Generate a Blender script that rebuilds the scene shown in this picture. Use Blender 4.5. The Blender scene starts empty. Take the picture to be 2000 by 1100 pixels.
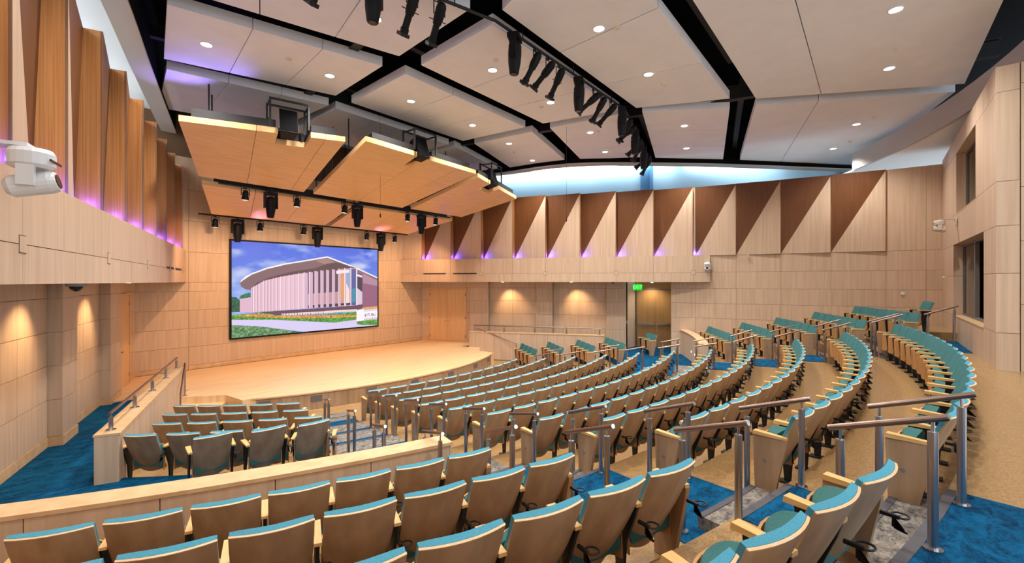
import bpy, bmesh, math, random
import numpy as np
from mathutils import Matrix, Vector, Euler
random.seed(7)
D = bpy.data
SC = bpy.context.scene
COL = SC.collection
R = math.radians
EYE = 3.55            # eye height above the front floor (z = 0); dz values below are measured from it

# ---------------------------------------------------------------- camera
# plan: x = across the hall, y = -(distance from the centre of the seating arcs), z up
cam = D.objects.new('camera', D.cameras.new('camera')); COL.objects.link(cam)
cam.data.sensor_width = 36.0; cam.data.lens = 16.0; cam.data.clip_start = 0.02; cam.data.clip_end = 200
cam.location = (-9.643, -21.162, EYE)
cam.rotation_euler = (R(90), 0, R(-51.58))
SC.camera = cam

# ---------------------------------------------------------------- world, exposure
w = D.worlds.new('world'); SC.world = w; w.use_nodes = True
w.node_tree.nodes['Background'].inputs[0].default_value = (0.80, 0.90, 1.0, 1)
w.node_tree.nodes['Background'].inputs[1].default_value = 1.9
vs = SC.view_settings
vs.view_transform = 'Standard'; vs.look = 'None'; vs.gamma = 1.0; vs.use_curve_mapping = False
vs.exposure = 0.45

# ================================================================ materials
def lin(c):
    return tuple(((v/255.0)/12.92 if v/255.0 <= 0.04045 else ((v/255.0+0.055)/1.055)**2.4) for v in c) + (1.0,)
MATS = {}
def base(name):
    m = D.materials.new(name); m.use_nodes = True
    MATS[name] = m
    return m, m.node_tree.nodes, m.node_tree.links, m.node_tree.nodes['Principled BSDF']
def plain(name, rgb, rough=0.5, metal=0.0, spec=0.5):
    m, n, l, b = base(name)
    b.inputs['Base Color'].default_value = lin(rgb); b.inputs['Roughness'].default_value = rough
    b.inputs['Metallic'].default_value = metal; b.inputs['Specular IOR Level'].default_value = spec
    return m
def emit(name, rgb, s):
    m, n, l, b = base(name)
    b.inputs['Base Color'].default_value = (0, 0, 0, 1)
    b.inputs['Emission Color'].default_value = lin(rgb); b.inputs['Emission Strength'].default_value = s
    return m
def grain(name, c0, c1, scale, rough=0.45, var=0.10, bump=0.0, detail=4.0, coord='Object', lo=0.35, hi=0.65, spec=0.4):
    """two-tone noise stretched by 'scale', with a little brightness change from piece to piece"""
    m, n, l, b = base(name)
    tc = n.new('ShaderNodeTexCoord'); mp = n.new('ShaderNodeMapping'); ns = n.new('ShaderNodeTexNoise')
    oi = n.new('ShaderNodeObjectInfo'); ad = n.new('ShaderNodeVectorMath'); ad.operation = 'ADD'
    sc = n.new('ShaderNodeVectorMath'); sc.operation = 'SCALE'; sc.inputs['Scale'].default_value = 13.7
    cb = n.new('ShaderNodeCombineXYZ')
    for k in range(3): l.new(oi.outputs['Random'], cb.inputs[k])
    l.new(cb.outputs[0], sc.inputs[0]); l.new(tc.outputs[coord], ad.inputs[0]); l.new(sc.outputs[0], ad.inputs[1])
    l.new(ad.outputs[0], mp.inputs['Vector']); mp.inputs['Scale'].default_value = scale
    l.new(mp.outputs[0], ns.inputs['Vector']); ns.inputs['Scale'].default_value = 1.0; ns.inputs['Detail'].default_value = detail
    rp = n.new('ShaderNodeValToRGB'); l.new(ns.outputs['Fac'], rp.inputs[0])
    rp.color_ramp.elements[0].position = lo; rp.color_ramp.elements[0].color = lin(c0)
    rp.color_ramp.elements[1].position = hi; rp.color_ramp.elements[1].color = lin(c1)
    hs = n.new('ShaderNodeHueSaturation'); l.new(rp.outputs[0], hs.inputs['Color'])
    mr = n.new('ShaderNodeMapRange'); l.new(oi.outputs['Random'], mr.inputs[0])
    mr.inputs['To Min'].default_value = 1 - var/2; mr.inputs['To Max'].default_value = 1 + var/2
    l.new(mr.outputs[0], hs.inputs['Value']); l.new(hs.outputs[0], b.inputs['Base Color'])
    b.inputs['Roughness'].default_value = rough; b.inputs['Specular IOR Level'].default_value = spec
    if bump:
        bp = n.new('ShaderNodeBump'); bp.inputs['Strength'].default_value = bump; bp.inputs['Distance'].default_value = 0.01
        l.new(ns.outputs['Fac'], bp.inputs['Height']); l.new(bp.outputs[0], b.inputs['Normal'])
    return m
def carpet(name, c0, c1, scale, fine, lo=.34, hi=.60):
    m, n, l, b = base(name)
    tc = n.new('ShaderNodeTexCoord'); mp = n.new('ShaderNodeMapping'); mp.inputs['Scale'].default_value = scale; mp.inputs['Rotation'].default_value = (0, 0, .5)
    n1 = n.new('ShaderNodeTexNoise'); n1.inputs['Scale'].default_value = 1.0; n1.inputs['Detail'].default_value = 10.0; n1.inputs['Roughness'].default_value = .72; n1.inputs['Distortion'].default_value = .6
    n2 = n.new('ShaderNodeTexNoise'); n2.inputs['Scale'].default_value = fine; n2.inputs['Detail'].default_value = 2.0
    l.new(tc.outputs['Object'], mp.inputs[0]); l.new(mp.outputs[0], n1.inputs['Vector']); l.new(tc.outputs['Object'], n2.inputs['Vector'])
    mx = n.new('ShaderNodeMath'); mx.operation = 'MULTIPLY_ADD'; mx.inputs[1].default_value = .30; l.new(n2.outputs['Fac'], mx.inputs[0])
    sb = n.new('ShaderNodeMath'); sb.operation = 'SUBTRACT'; sb.inputs[1].default_value = .15; l.new(n1.outputs['Fac'], sb.inputs[0]); l.new(sb.outputs[0], mx.inputs[2])
    rp = n.new('ShaderNodeValToRGB'); l.new(mx.outputs[0], rp.inputs[0])
    rp.color_ramp.elements[0].position = lo; rp.color_ramp.elements[0].color = lin(c0); rp.color_ramp.elements[1].position = hi; rp.color_ramp.elements[1].color = lin(c1)
    l.new(rp.outputs[0], b.inputs['Base Color']); b.inputs['Roughness'].default_value = .95; b.inputs['Specular IOR Level'].default_value = .1
    return m
grain('maple_panel', (196, 167, 138), (210, 182, 154), (14, 14, 0.5), 0.5, 0.06)
grain('maple_trim', (205, 165, 120), (220, 182, 138), (6, 6, 6), 0.42, 0.06)
grain('fold_brown', (100, 58, 24), (112, 67, 30), (30, 30, 0.5), 0.5, 0.06)  # folded upper triangles, darker brown than the maple panels
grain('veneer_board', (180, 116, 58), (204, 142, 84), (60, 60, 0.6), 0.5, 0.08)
grain('canopy_wood', (224, 178, 118), (234, 192, 136), (1.2, 22, 22), 0.45, 0.05)
grain('seat_ply', (156, 124, 92), (176, 144, 112), (9, 9, 1.4), 0.38, 0.10)
grain('seat_front', (176, 126, 74), (194, 144, 90), (9, 9, 1.4), 0.4, 0.08)
grain('seat_edge', (222, 178, 134), (232, 192, 150), (20, 20, 20), 0.45, 0.05)
grain('arm_maple', (214, 166, 100), (230, 186, 122), (20, 5, 20), 0.38, 0.06)
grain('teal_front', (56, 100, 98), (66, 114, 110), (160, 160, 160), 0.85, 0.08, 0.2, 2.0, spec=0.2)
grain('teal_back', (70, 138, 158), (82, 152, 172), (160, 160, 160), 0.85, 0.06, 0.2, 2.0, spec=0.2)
grain('terrazzo', (146, 112, 70), (172, 138, 94), (70, 70, 70), 0.22, 0.0, 0.0, 6.0)
grain('stage_floor', (224, 182, 128), (240, 204, 156), (0.8, 16, 1), 0.33, 0.0, 0.0, 5.0)
grain('door_wood', (214, 170, 118), (226, 184, 134), (12, 12, 0.5), 0.45, 0.04)
grain('door_tan', (176, 132, 78), (186, 142, 88), (10, 10, 0.6), 0.45, 0.04)
grain('cloud_white', (236, 237, 240), (240, 241, 244), (2, 2, 2), 0.9, 0.03, spec=0.1)
carpet('carpet_blue', (3, 38, 66), (8, 84, 122), (4, 9, 9), 40)
carpet('carpet_grey', (72, 68, 68), (158, 148, 134), (9, 15, 9), 60, .36, .66)
plain('joint', (96, 70, 46), 0.8)
plain('black', (14, 13, 14), 0.55)
plain('void_black', (9, 9, 11), 0.9, spec=0.1)
plain('steel_dark', (30, 27, 27), 0.6)
plain('fixture_black', (13, 13, 14), 0.55, spec=0.25)
plain('grille_black', (16, 16, 17), 0.9, spec=0.1)
plain('steel', (178, 176, 180), 0.28, 1.0)
plain('steel_rail', (150, 128, 116), 0.32, 1.0)
plain('chrome', (205, 205, 210), 0.16, 1.0)
plain('nosing', (74, 70, 74), 0.7)
plain('grey_metal', (116, 108, 104), 0.5, 0.3)
plain('plastic_white', (226, 228, 230), 0.35)
plain('plastic_beige', (222, 208, 190), 0.4)
plain('plastic_dark', (34, 34, 38), 0.2)
plain('soffit_grey', (188, 182, 178), 0.85, spec=0.1)
plain('soffit_white', (226, 232, 236), 0.85, spec=0.1)
plain('outer_daylight_blue', (146, 182, 206), 0.8, spec=0.1)  # white outer wall; the blue of daylight on it is put into this colour
plain('column_blue', (52, 110, 156), 0.6)
plain('booth_dark', (22, 24, 30), 0.8)
plain('booth_room', (150, 120, 96), 0.8)
plain('plate', (150, 150, 152), 0.4, 0.6)
emit('lamp_white', (255, 240, 222), 9.0)
emit('lens_white', (255, 246, 236), 5.0)
emit('exit_green', (8, 200, 30), 1.0)
emit('exit_pale', (120, 255, 130), 1.5)
emit('cove_white', (255, 252, 246), 4.0)
emit('led_blue', (70, 60, 255), 5.0)
# clear glass that lets light through
m, n, l, b = base('glass'); b.inputs['Transmission Weight'].default_value = 1.0; b.inputs['Roughness'].default_value = 0.02
b.inputs['Base Color'].default_value = (0.85, 0.93, 0.9, 1); b.inputs['IOR'].default_value = 1.15

# ================================================================ mesh helpers
def mesh(name, V, F, mat, smooth=False):
    me = D.meshes.new(name); me.from_pydata([tuple(v) for v in V], [], F); me.update()
    bm = bmesh.new(); bm.from_mesh(me); bmesh.ops.recalc_face_normals(bm, faces=bm.faces); bm.to_mesh(me); bm.free()
    if smooth:
        for p in me.polygons: p.use_smooth = True
    me.materials.append(MATS[mat])
    return me
class MB:
    def __init__(s): s.V = []; s.F = []
    def add(s, V, F):
        o = len(s.V); s.V += [tuple(v) for v in V]; s.F += [tuple(i+o for i in f) for f in F]; return s
    def box(s, x0, x1, y0, y1, z0, z1, M=None):
        V = [(x, y, z) for z in (z0, z1) for y in (y0, y1) for x in (x0, x1)]
        if M is not None: V = [tuple(M @ Vector(v)) for v in V]
        return s.add(V, [(0, 2, 3, 1), (4, 5, 7, 6), (0, 1, 5, 4), (2, 6, 7, 3), (0, 4, 6, 2), (1, 3, 7, 5)])
    def tube(s, p, q, r, n=10, r2=None):
        p = Vector(p); q = Vector(q); d = (q-p).normalized(); r2 = r if r2 is None else r2
        a = d.orthogonal().normalized(); b = d.cross(a)
        V = []
        for c, rr in ((p, r), (q, r2)):
            for i in range(n):
                t = 2*math.pi*i/n; V.append(c + a*(rr*math.cos(t)) + b*(rr*math.sin(t)))
        F = [(i, (i+1) % n, n+(i+1) % n, n+i) for i in range(n)] + [tuple(range(n))[::-1], tuple(range(n, 2*n))]
        return s.add(V, F)
    def lathe(s, prof, n=16, M=None):
        V = []; F = []
        for (r, z) in prof:
            for i in range(n):
                t = 2*math.pi*i/n; v = Vector((r*math.cos(t), r*math.sin(t), z)); V.append(M @ v if M is not None else v)
        for j in range(len(prof)-1):
            for i in range(n): F.append((j*n+i, j*n+(i+1) % n, (j+1)*n+(i+1) % n, (j+1)*n+i))
        F.append(tuple(range(n))[::-1]); F.append(tuple(range((len(prof)-1)*n, len(prof)*n)))
        return s.add(V, F)
    def prism(s, poly, z0, z1):
        n = len(poly)
        V = [(x, y, z0) for x, y in poly] + [(x, y, z1) for x, y in poly]
        return s.add(V, [tuple(range(n))[::-1], tuple(range(n, 2*n))] + [(i, (i+1) % n, n+(i+1) % n, n+i) for i in range(n)])
    def slab(s, pts, up):
        """a 3D polygon thickened by the vector 'up'"""
        n = len(pts); up = Vector(up)
        V = [Vector(p) for p in pts] + [Vector(p)+up for p in pts]
        return s.add(V, [tuple(range(n))[::-1], tuple(range(n, 2*n))] + [(i, (i+1) % n, n+(i+1) % n, n+i) for i in range(n)])
    def ring(s, r, tube, c, axis=2, n=16, m=6, a0=0, a1=2*math.pi):
        full = abs(a1-a0-2*math.pi) < 1e-6; nn = n if full else n+1; V = []; F = []
        for i in range(nn):
            t = a0+(a1-a0)*i/n
            for j in range(m):
                u = 2*math.pi*j/m; rr = r+tube*math.cos(u); v = [rr*math.cos(t), rr*math.sin(t), tube*math.sin(u)]
                if axis == 0: v = [v[2], v[0], v[1]]
                if axis == 1: v = [v[0], v[2], v[1]]
                V.append((v[0]+c[0], v[1]+c[1], v[2]+c[2]))
        for i in range(n):
            for j in range(m):
                F.append((i*m+j, ((i+1) % nn)*m+j, ((i+1) % nn)*m+(j+1) % m, i*m+(j+1) % m))
        return s.add(V, F)
    def obj(s, name, mat, parent=None, loc=(0, 0, 0), rz=0.0, smooth=False, **k):
        return put(name, mesh(name, s.V, s.F, mat, smooth), parent, loc, rz, **k)
def put(name, me, parent=None, loc=(0, 0, 0), rz=0.0, label=None, cat=None, group=None, kind=None):
    o = D.objects.new(name, me); COL.objects.link(o); o.location = loc; o.rotation_euler = (0, 0, rz)
    if parent is not None: o.parent = parent
    return tag(o, label, cat, group, kind)
def tag(o, label=None, cat=None, group=None, kind=None):
    if label: o['label'] = label
    if cat: o['category'] = cat
    if group: o['group'] = group
    if kind: o['kind'] = kind
    return o
def thing(name, label, cat, loc=(0, 0, 0), rz=0.0, group=None, kind=None):
    return put(name, None, None, loc, rz, label, cat, group, kind)
def dup(root, loc, rz, label=None, group=None, skip=()):
    r = root.copy(); COL.objects.link(r); r.location = loc; r.rotation_euler = (0, 0, rz)
    if label: r['label'] = label
    if group: r['group'] = group
    for ch in root.children:
        if ch.name.split('.')[0] in skip: continue
        c = ch.copy(); COL.objects.link(c); c.parent = r
        for g in ch.children:
            d = g.copy(); COL.objects.link(d); d.parent = c
    return r
def P(lat, a): return (lat, -a)                       # hall plan -> world plan
def P3(lat, a, dz): return (lat, -a, EYE+dz)
def polar(r, th): return (r*math.sin(R(th)), -r*math.cos(R(th)))
CACHE = {}
def panel(parent, p, q, u0, u1, z0, z1, t=0.02, mat='maple_panel', name='panel', off=0.0, gap=0.008, side=1):
    """one flat panel on the vertical plane through plan points p->q; side=+1 room is on the left of p->q"""
    p = Vector(p); q = Vector(q); d = (q-p).normalized(); nrm = Vector((-d.y, d.x))*side
    wd = u1-u0-gap; h = z1-z0-gap
    key = (name, mat, round(wd, 3), round(h, 3), round(t, 3), side)
    if key not in CACHE:
        CACHE[key] = mesh(name, *_bx(wd, t*side, h), mat)
    loc = p + d*(u0+gap/2) + nrm*off
    o = put(name, CACHE[key], parent, (loc.x, loc.y, z0+gap/2), math.atan2(d.y, d.x))
    return o
def _bx(x, y, z):
    b = MB().box(0, x, min(0, y), max(0, y), 0, z); return b.V, b.F
def arc(r, t0, t1, n): return [polar(r, t0+(t1-t0)*i/n) for i in range(n+1)]

# ================================================================ seating geometry shared by floor and chairs
rt = lambda k: 11.8+1.04*(k-1)                                    # radius of the top of the seat backs
FL = {1: -3.55, 2: -3.45, 3: -3.33, 4: -3.20, 5: -3.06, 6: -2.92, 7: -2.79, 8: -2.57, 9: -2.35, 10: -2.11, 11: -1.87, 12: -1.64, 13: -1.40}
THC = {1: 15.04, 2: 15.18, 3: 15.23, 4: 15.19, 5: 15.03, 6: 14.69, 7: 14.07, 8: 13.69, 9: 13.12, 10: 12.78, 11: 12.76}  # edge of the central block
FZ = {k: FL[k]+EYE for k in FL}
CROSS = -3.03+EYE                                                 # level of the side cross aisles
STAGE = -3.0+EYE
def inr(k): return rt(k)-1.11
def outr(k): return rt(k)-0.07
g_side = lambda th: 0.065*(26.5-abs(th))                          # front side blocks run flatter than the arcs
wall_lat = lambda a: 4.6+0.41*a
bal_lat = lambda a: 3.27+0.40*a
par_lat = lambda a: 5.65+(a-6.57)*0.4337

# ================================================================ floor
def sector(b, r0, r1, t0, t1, z0, z1, n=None, f=None):
    """solid ring sector; f(th) shifts the radius"""
    n = n or max(4, int(abs(t1-t0)/2.0)); f = f or (lambda t: 0.0)
    A = [polar(r0+f(t0+(t1-t0)*i/n), t0+(t1-t0)*i/n) for i in range(n+1)]
    B = [polar(r1+f(t0+(t1-t0)*i/n), t0+(t1-t0)*i/n) for i in range(n+1)]
    o = len(b.V); m = n+1
    V = [(x, y, z0) for x, y in A]+[(x, y, z0) for x, y in B]+[(x, y, z1) for x, y in A]+[(x, y, z1) for x, y in B]
    F = []
    for i in range(n):
        F += [(i, i+1, m+i+1, m+i), (2*m+i, 3*m+i, 3*m+i+1, 2*m+i+1), (i, 2*m+i, 2*m+i+1, i+1), (m+i, m+i+1, 3*m+i+1, 3*m+i)]
    F += [(0, m, 3*m, 2*m), (n, 2*m+n, 3*m+n, m+n)]
    return b.add(V, F)
b = MB(); sector(b, 6.0, outr(1)+0.6, -44, 44, -0.3, 0.0)
floor = b.obj('floor', 'terrazzo', kind='structure')
for k in range(2, 14):
    if k <= 4:
        b = MB(); sector(b, inr(k), outr(k)+0.3, -21, 21, -0.2, FZ[k]); b.obj('tier', 'terrazzo', floor)
        for s in (-1, 1):
            b = MB(); sector(b, inr(k), outr(k)+0.3, s*21, s*44, -0.2, FZ[k], f=g_side); b.obj('tier', 'terrazzo', floor)
    elif k <= 7:
        b = MB(); sector(b, inr(k), outr(k)+0.3, -19.3, 19.3, -0.2, FZ[k]); b.obj('tier', 'terrazzo', floor)
    else:
        if k < 13:
            b = MB(); sector(b, inr(k), outr(k)+(9 if k == 12 else .3), -18.4, 18.4, -0.2, FZ[k]); b.obj('tier', 'terrazzo', floor)
        for s in (-1, 1):
            b = MB(); sector(b, inr(k), outr(k)+(6 if k == 13 else .3), s*18.4, s*40, -0.2, FZ[k]); b.obj('tier', 'terrazzo', floor)
for s in (-1, 1):
    pts = [P(s*(wall_lat(6.3)+.15), 6.3), P(s*(wall_lat(14.8)+1.6), 14.6)]
    pts += [polar(17.75, s*(38-19.4*i/10)) for i in range(11)]
    pts += [polar(outr(4)+g_side(20+13*i/6), s*(20+13*i/6)) for i in range(7)]
    pts += [P(s*par_lat(12.15), 12.15), P(s*par_lat(6.57), 6.57), P(s*par_lat(6.3), 6.3)]
    MB().prism(pts, -0.2, CROSS).obj('cross_aisle', 'carpet_blue', floor)
# aisle carpets and steps
def aisle_edges(k, s):
    """(inner, outer) angle of the aisle at row k"""
    a = THC.get(k, 12.6)+0.35
    if k <= 4: o = 21.0-(k-1)*0.15
    elif k == 5: o = 20.4
    elif k <= 7: o = 19.25
    else: o = math.degrees(math.asin(5.95/(rt(k)-0.2)))
    return a, o
for s in (-1, 1):
    for k in range(1, 14):
        a, o = aisle_edges(k, s); r0 = inr(k)+0.02; r1 = outr(k)-0.02; z = FZ[k]
        if k == 1: r0 = 10.3
        if k == 13: continue
        if k == 12: a = 12.3; o = 18.3; r1 = 27
        if k <= 7:
            b = MB(); sector(b, r0, r0+0.52*(r1-r0), s*a, s*o, z-0.01, z+0.008); b.obj('aisle_carpet', 'carpet_grey', floor)
            b = MB(); sector(b, r0+0.52*(r1-r0), r1, s*a, s*o, z-0.01, z+0.008); b.obj('aisle_carpet', 'carpet_blue', floor)
            b = MB(); sector(b, inr(k)-0.005, inr(k)+0.05, s*a, s*o, z-0.06, z+0.012); b.obj('step_nosing', 'nosing', floor)
        else:
            b = MB(); sector(b, r0, r1, s*a, s*o, z-0.01, z+0.008); b.obj('aisle_carpet', 'carpet_blue', floor)
            b = MB(); sector(b, inr(k)-0.005, inr(k)+0.06, s*a, s*o, z-0.07, z+0.012); b.obj('step_nosing', 'nosing', floor)
            if k <= 12:
                zs = (FZ[k-1]+FZ[k])/2
                b = MB(); sector(b, inr(k)-0.32, inr(k), s*a, s*o, FZ[k-1]-0.02, zs); b.obj('aisle_step', 'carpet_grey', floor)
                b = MB(); sector(b, inr(k)-0.325, inr(k)-0.27, s*a, s*o, zs-0.06, zs+0.006); b.obj('step_nosing', 'nosing', floor)

# ================================================================ stage
stage = thing('stage', 'low maple stage with a curved front edge below the big screen', 'stage', (0, 0, 0))
half = [P(wall_lat(3.0)-.02, 3.05), P(wall_lat(6.28)-.05, 6.28), P(par_lat(6.28)-.2, 6.28), P(par_lat(6.5)-.17, 6.5), P(5.74, 7.09), P(4.92, 7.78), P(4.87, 8.68)]
left = [(-x, y) for x, y in half][::-1]
MB().prism(half + arc(9.88, 29.0, -29.0, 24)[1:-1] + left, 0.0, STAGE).obj('platform', 'stage_floor', stage)
for i in range(12):
    t0 = -29.0+58*i/12; t1 = t0+58/12
    b = MB(); sector(b, 9.885, 9.905, t0+.03, t1-.03, 0.10, STAGE-0.03); b.obj('skirt_panel', 'seat_ply', stage)
b = MB(); sector(b, 9.88, 9.93, -29, 29, 0.0, 0.09); b.obj('plinth', 'maple_trim', stage)
b = MB(); sector(b, 9.86, 9.925, -29.0, 29.0, STAGE-0.03, STAGE+0.004); b.obj('nosing', 'maple_trim', stage)
for th in (-26.5, -19.3, -10.6, -2.0, 7.5, 17.0, 25.0):
    b = MB(); sector(b, 9.90, 9.912, th-0.85, th+0.85, 0.30, 0.46, n=2); b.obj('vent', 'grey_metal', stage)
for s in (-1, 1):
    e0 = Vector((5.72, 7.11)); e1 = Vector((4.92, 7.78)); nn = Vector((0.64, 0.76))
    for i, h in enumerate((0.367, 0.183)):
        q = [e0+nn*0.30*i, e1+nn*0.30*i, e1+nn*0.30*(i+1), e0+nn*0.30*(i+1)]
        MB().prism([P(s*v.x, v.y) for v in q], 0.0, h).obj('step', 'stage_floor', stage)

# ================================================================ side parapets with rails, low curved walls
def steel_post(b, x, y, z0, z1, r=0.024):
    b.tube((x, y, z0), (x, y, z1-0.07), r, 12); b.tube((x, y, z1-0.08), (x, y, z1), 0.010, 8); return b
WHERE = {-1: 'single-door side', 1: 'exit-door side'}
for s in (-1, 1):
    t = thing('parapet_wall', 'straight maple parapet wall beside the stage steps on the '+WHERE[s], 'parapet', (0, 0, 0))
    p = Vector(P(s*par_lat(6.57), 6.57)); q = Vector(P(s*par_lat(12.15), 12.15)); L = (q-p).length; d = (q-p)/L; nn = Vector((-d.y, d.x))
    top = EYE-2.29
    def quad(u0, u1, w0, w1): return [tuple(p+d*u0+nn*w0), tuple(p+d*u1+nn*w0), tuple(p+d*u1+nn*w1), tuple(p+d*u0+nn*w1)]
    MB().prism(quad(0, L, -.12, .12), 0, top-0.03).obj('core', 'joint', t)
    MB().prism(quad(-.01, L+.01, -.16, .16), top-0.035, top).obj('cap', 'maple_trim', t)
    for i in range(5):
        for w0, w1 in ((-.145, -.12), (.12, .145)):
            MB().prism(quad(L*i/5+.004, L*(i+1)/5-.004, w0, w1), 0.02, top-0.04).obj('panel', 'maple_panel', t)
    for u0, u1 in ((-.012, 0.0), (L, L+.012)):
        MB().prism(quad(u0, u1, -.145, .145), 0.02, top-0.04).obj('end_panel', 'maple_panel', t)
    t = thing('parapet_rail', 'low brushed steel rail on short posts along the parapet on the '+WHERE[s], 'handrail', (0, 0, 0))
    b = MB(); z = top+0.27
    a0 = p+d*0.15; a1 = p+d*(L-0.12); b.tube((*a0, z), (*a1, z), 0.022, 12); b.obj('rail', 'steel_rail', t, smooth=False)
    for i in range(5):
        c = p+d*(0.2+(L-0.4)*i/4)
        b = MB(); b.tube((c.x, c.y, top+.012), (c.x, c.y, top+0.20), 0.03, 12); b.tube((c.x, c.y, top+0.19), (c.x, c.y, z), 0.010, 8); b.obj('post', 'steel', t)
        b = MB(); b.tube((c.x, c.y, top+.001), (c.x, c.y, top+0.014), 0.07, 16); b.obj('flange', 'chrome', t)
    # stair handrail
    t = thing('stair_handrail', 'bent steel handrail at the stage steps on the '+WHERE[s], 'handrail', (0, 0, 0))
    f = Vector(P(s*5.62, 7.02)); h = Vector(P(s*5.98, 7.95)); rr = 0.019
    if s > 0: f = Vector(P(5.72, 6.9)); h = Vector(P(6.30, 8.75))
    b = MB(); b.tube((*f, STAGE), (*f, STAGE+0.86), rr); b.obj('post', 'steel', t)
    b = MB(); b.tube((*f, STAGE+0.855), (*h, 0.80), rr); b.obj('rail', 'steel_rail', t)
    b = MB(); b.tube((*h, 0.80), (*h, 0.0), rr); b.obj('post', 'steel', t)
    b = MB(); b.tube((*f, STAGE), (*f, STAGE+0.012), 0.06, 14); b.obj('flange', 'chrome', t)
    # low curved wall behind the cross aisle
    t = thing('low_wall', 'low curved maple wall with a wide cap behind the cross aisle on the '+WHERE[s], 'low wall', (0, 0, 0))
    zt = EYE-2.0; n = 6
    b = MB(); sector(b, 17.73, 17.93, s*18.45, s*37, CROSS-.3, zt-.035, 20); b.obj('core', 'joint', t)
    b = MB(); sector(b, 17.67, 17.97, s*18.35, s*37, zt-.04, zt, 24); b.obj('cap', 'maple_trim', t)
    for i in range(n):
        t0 = 18.45+18.5*i/n; t1 = 18.45+18.5*(i+1)/n
        b = MB(); sector(b, 17.71, 17.73, s*(t0+.015), s*(t1-.015), CROSS+.005, zt-.05, 4); b.obj('panel', 'maple_panel', t)
        b = MB(); sector(b, 17.93, 17.95, s*(t0+.015), s*(t1-.015), FZ[8]+.005, zt-.05, 4); b.obj('panel', 'maple_panel', t)
    b = MB(); sector(b, 17.71, 17.95, s*18.40, s*18.45, FZ[7]-.1, zt-.05, 2); b.obj('end_panel', 'maple_panel', t)
    for th in (22.5, 24.5, 27.0):
        x, y = polar(17.705, s*th)
        b = MB(); b.lathe([(0.03, 0), (0.03, 0.012)], 12, Matrix.Translation((x, y, CROSS+.38)) @ Euler((R(90), 0, R(s*th))).to_matrix().to_4x4()); b.obj('step_light', 'lens_white', t)

# ================================================================ front (stage) wall
LV = [-3.0, -2.85, -2.22, -1.60, -0.97, -0.34, -0.03, 1.0, 2.05, 3.1, 4.2]
wf = MB().box(-6.6, 6.6, -2.93, -2.80, 0, EYE+5.9).obj('wall_front', 'joint', kind='structure')
cols = [-5.83, -4.37, -2.91, -1.455, 0, 1.455, 2.91, 4.37, 5.83]
for i in range(len(cols)-1):
    for j in range(len(LV)-1):
        panel(wf, P(-7, 3.0), P(7, 3.0), 7+cols[i], 7+cols[i+1], EYE+LV[j], EYE+LV[j+1], 0.06, 'maple_trim' if j == 0 else 'maple_panel', 'baseboard_panel' if j == 0 else 'panel', -0.06, side=-1)
for x in (-5.2, -3.45, 3.45, 5.2):
    MB().box(x-.09, x+.09, -3.006, -3.0, EYE-.42, EYE-.27).obj('access_cover', 'maple_panel', wf)

# ================================================================ side walls
LS = [-2.85, -2.17, -1.55, -0.93, -0.31, -0.02]
REAR = [(9.54, 14.5), (9.75, 15.43), (10.04, 16.91), (10.33, 18.41), (10.58, 19.96), (10.74, 21.51), (10.85, 22.95)]
FA = [4.04+1.424*i for i in range(9)]           # stations of the fins above the balcony
def door(name, p, q, u0, u1, zt, leaves, mat, side, parent=None, bar=False, hinge=True, z0=STAGE):
    p = Vector(p); q = Vector(q); d = (q-p).normalized(); nn = Vector((-d.y, d.x))*side; L = u1-u0; rz = math.atan2(d.y, d.x)
    o = thing(name, None, None, (*(p+d*u0+nn*0.03), z0), rz); o['kind'] = 'structure'
    sg = side; h = zt-z0
    fm = MB(); fm.box(-.05, 0, -.02, .05, 0, h+.05).box(L, L+.05, -.02, .05, 0, h+.05).box(0, L, -.02, .05, h, h+.05)
    fm.obj('door_frame', 'grey_metal' if bar else 'door_wood', o)
    lw = L/leaves
    for i in range(leaves):
        lf = MB().box(i*lw+.004, (i+1)*lw-.004, -.015, .03, .008, h-.006).obj('door_leaf', mat, o)
        if bar:
            MB().box(i*lw+.06, (i+1)*lw-.06, sg*.05-.02, sg*.05+.02, 1.02, 1.09).obj('push_bar', 'steel', lf)
        else:
            hx = (i+1)*lw-.09 if i == 0 else i*lw+.09
            if leaves == 1: hx = L-.09
            b = MB(); b.tube((hx, 0, 1.02), (hx, sg*.07, 1.02), .014); b.tube((hx, sg*.07, 1.02), (hx-.11, sg*.07, 1.02), .011); b.obj('door_handle', 'steel', lf)
        ex = i*lw if i == 0 else (i+1)*lw
        for hz in (.25, h*.45, h*.9):
            MB().box(ex-.015, ex+.015, sg*.03-.012, sg*.03+.012, hz-.06, hz+.06).obj('hinge', 'grey_metal', lf)
    return o
FAS = {1: FA, -1: [3.32+1.424*i for i in range(10)]}
def fin_bay(parent, R0, P1, R1, zb, zt, lean):
    """saw-tooth bay: a light lower triangle, a brown upper triangle that leans into the room, and the board that returns to the wall"""
    R0 = Vector(R0); P1 = Vector(P1); R1 = Vector(R1)
    BL = Vector((*R0, zb)); BR = Vector((*P1, zb)); TR = Vector((*P1, zt)); TL = Vector((*(R0+(P1-R1)*lean), zt))
    back = Vector((*(R1-P1).normalized()*0.03, 0))
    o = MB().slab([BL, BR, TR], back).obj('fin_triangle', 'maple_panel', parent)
    MB().slab([BL, TR, TL], back).obj('fin_fold', 'fold_brown', parent)
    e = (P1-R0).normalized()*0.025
    MB().slab([(*P1, zb), (*R1, zb), (*R1, zt), (*P1, zt)], (-e.x, -e.y, 0)).obj('fin_board', 'veneer_board', parent)
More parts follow.
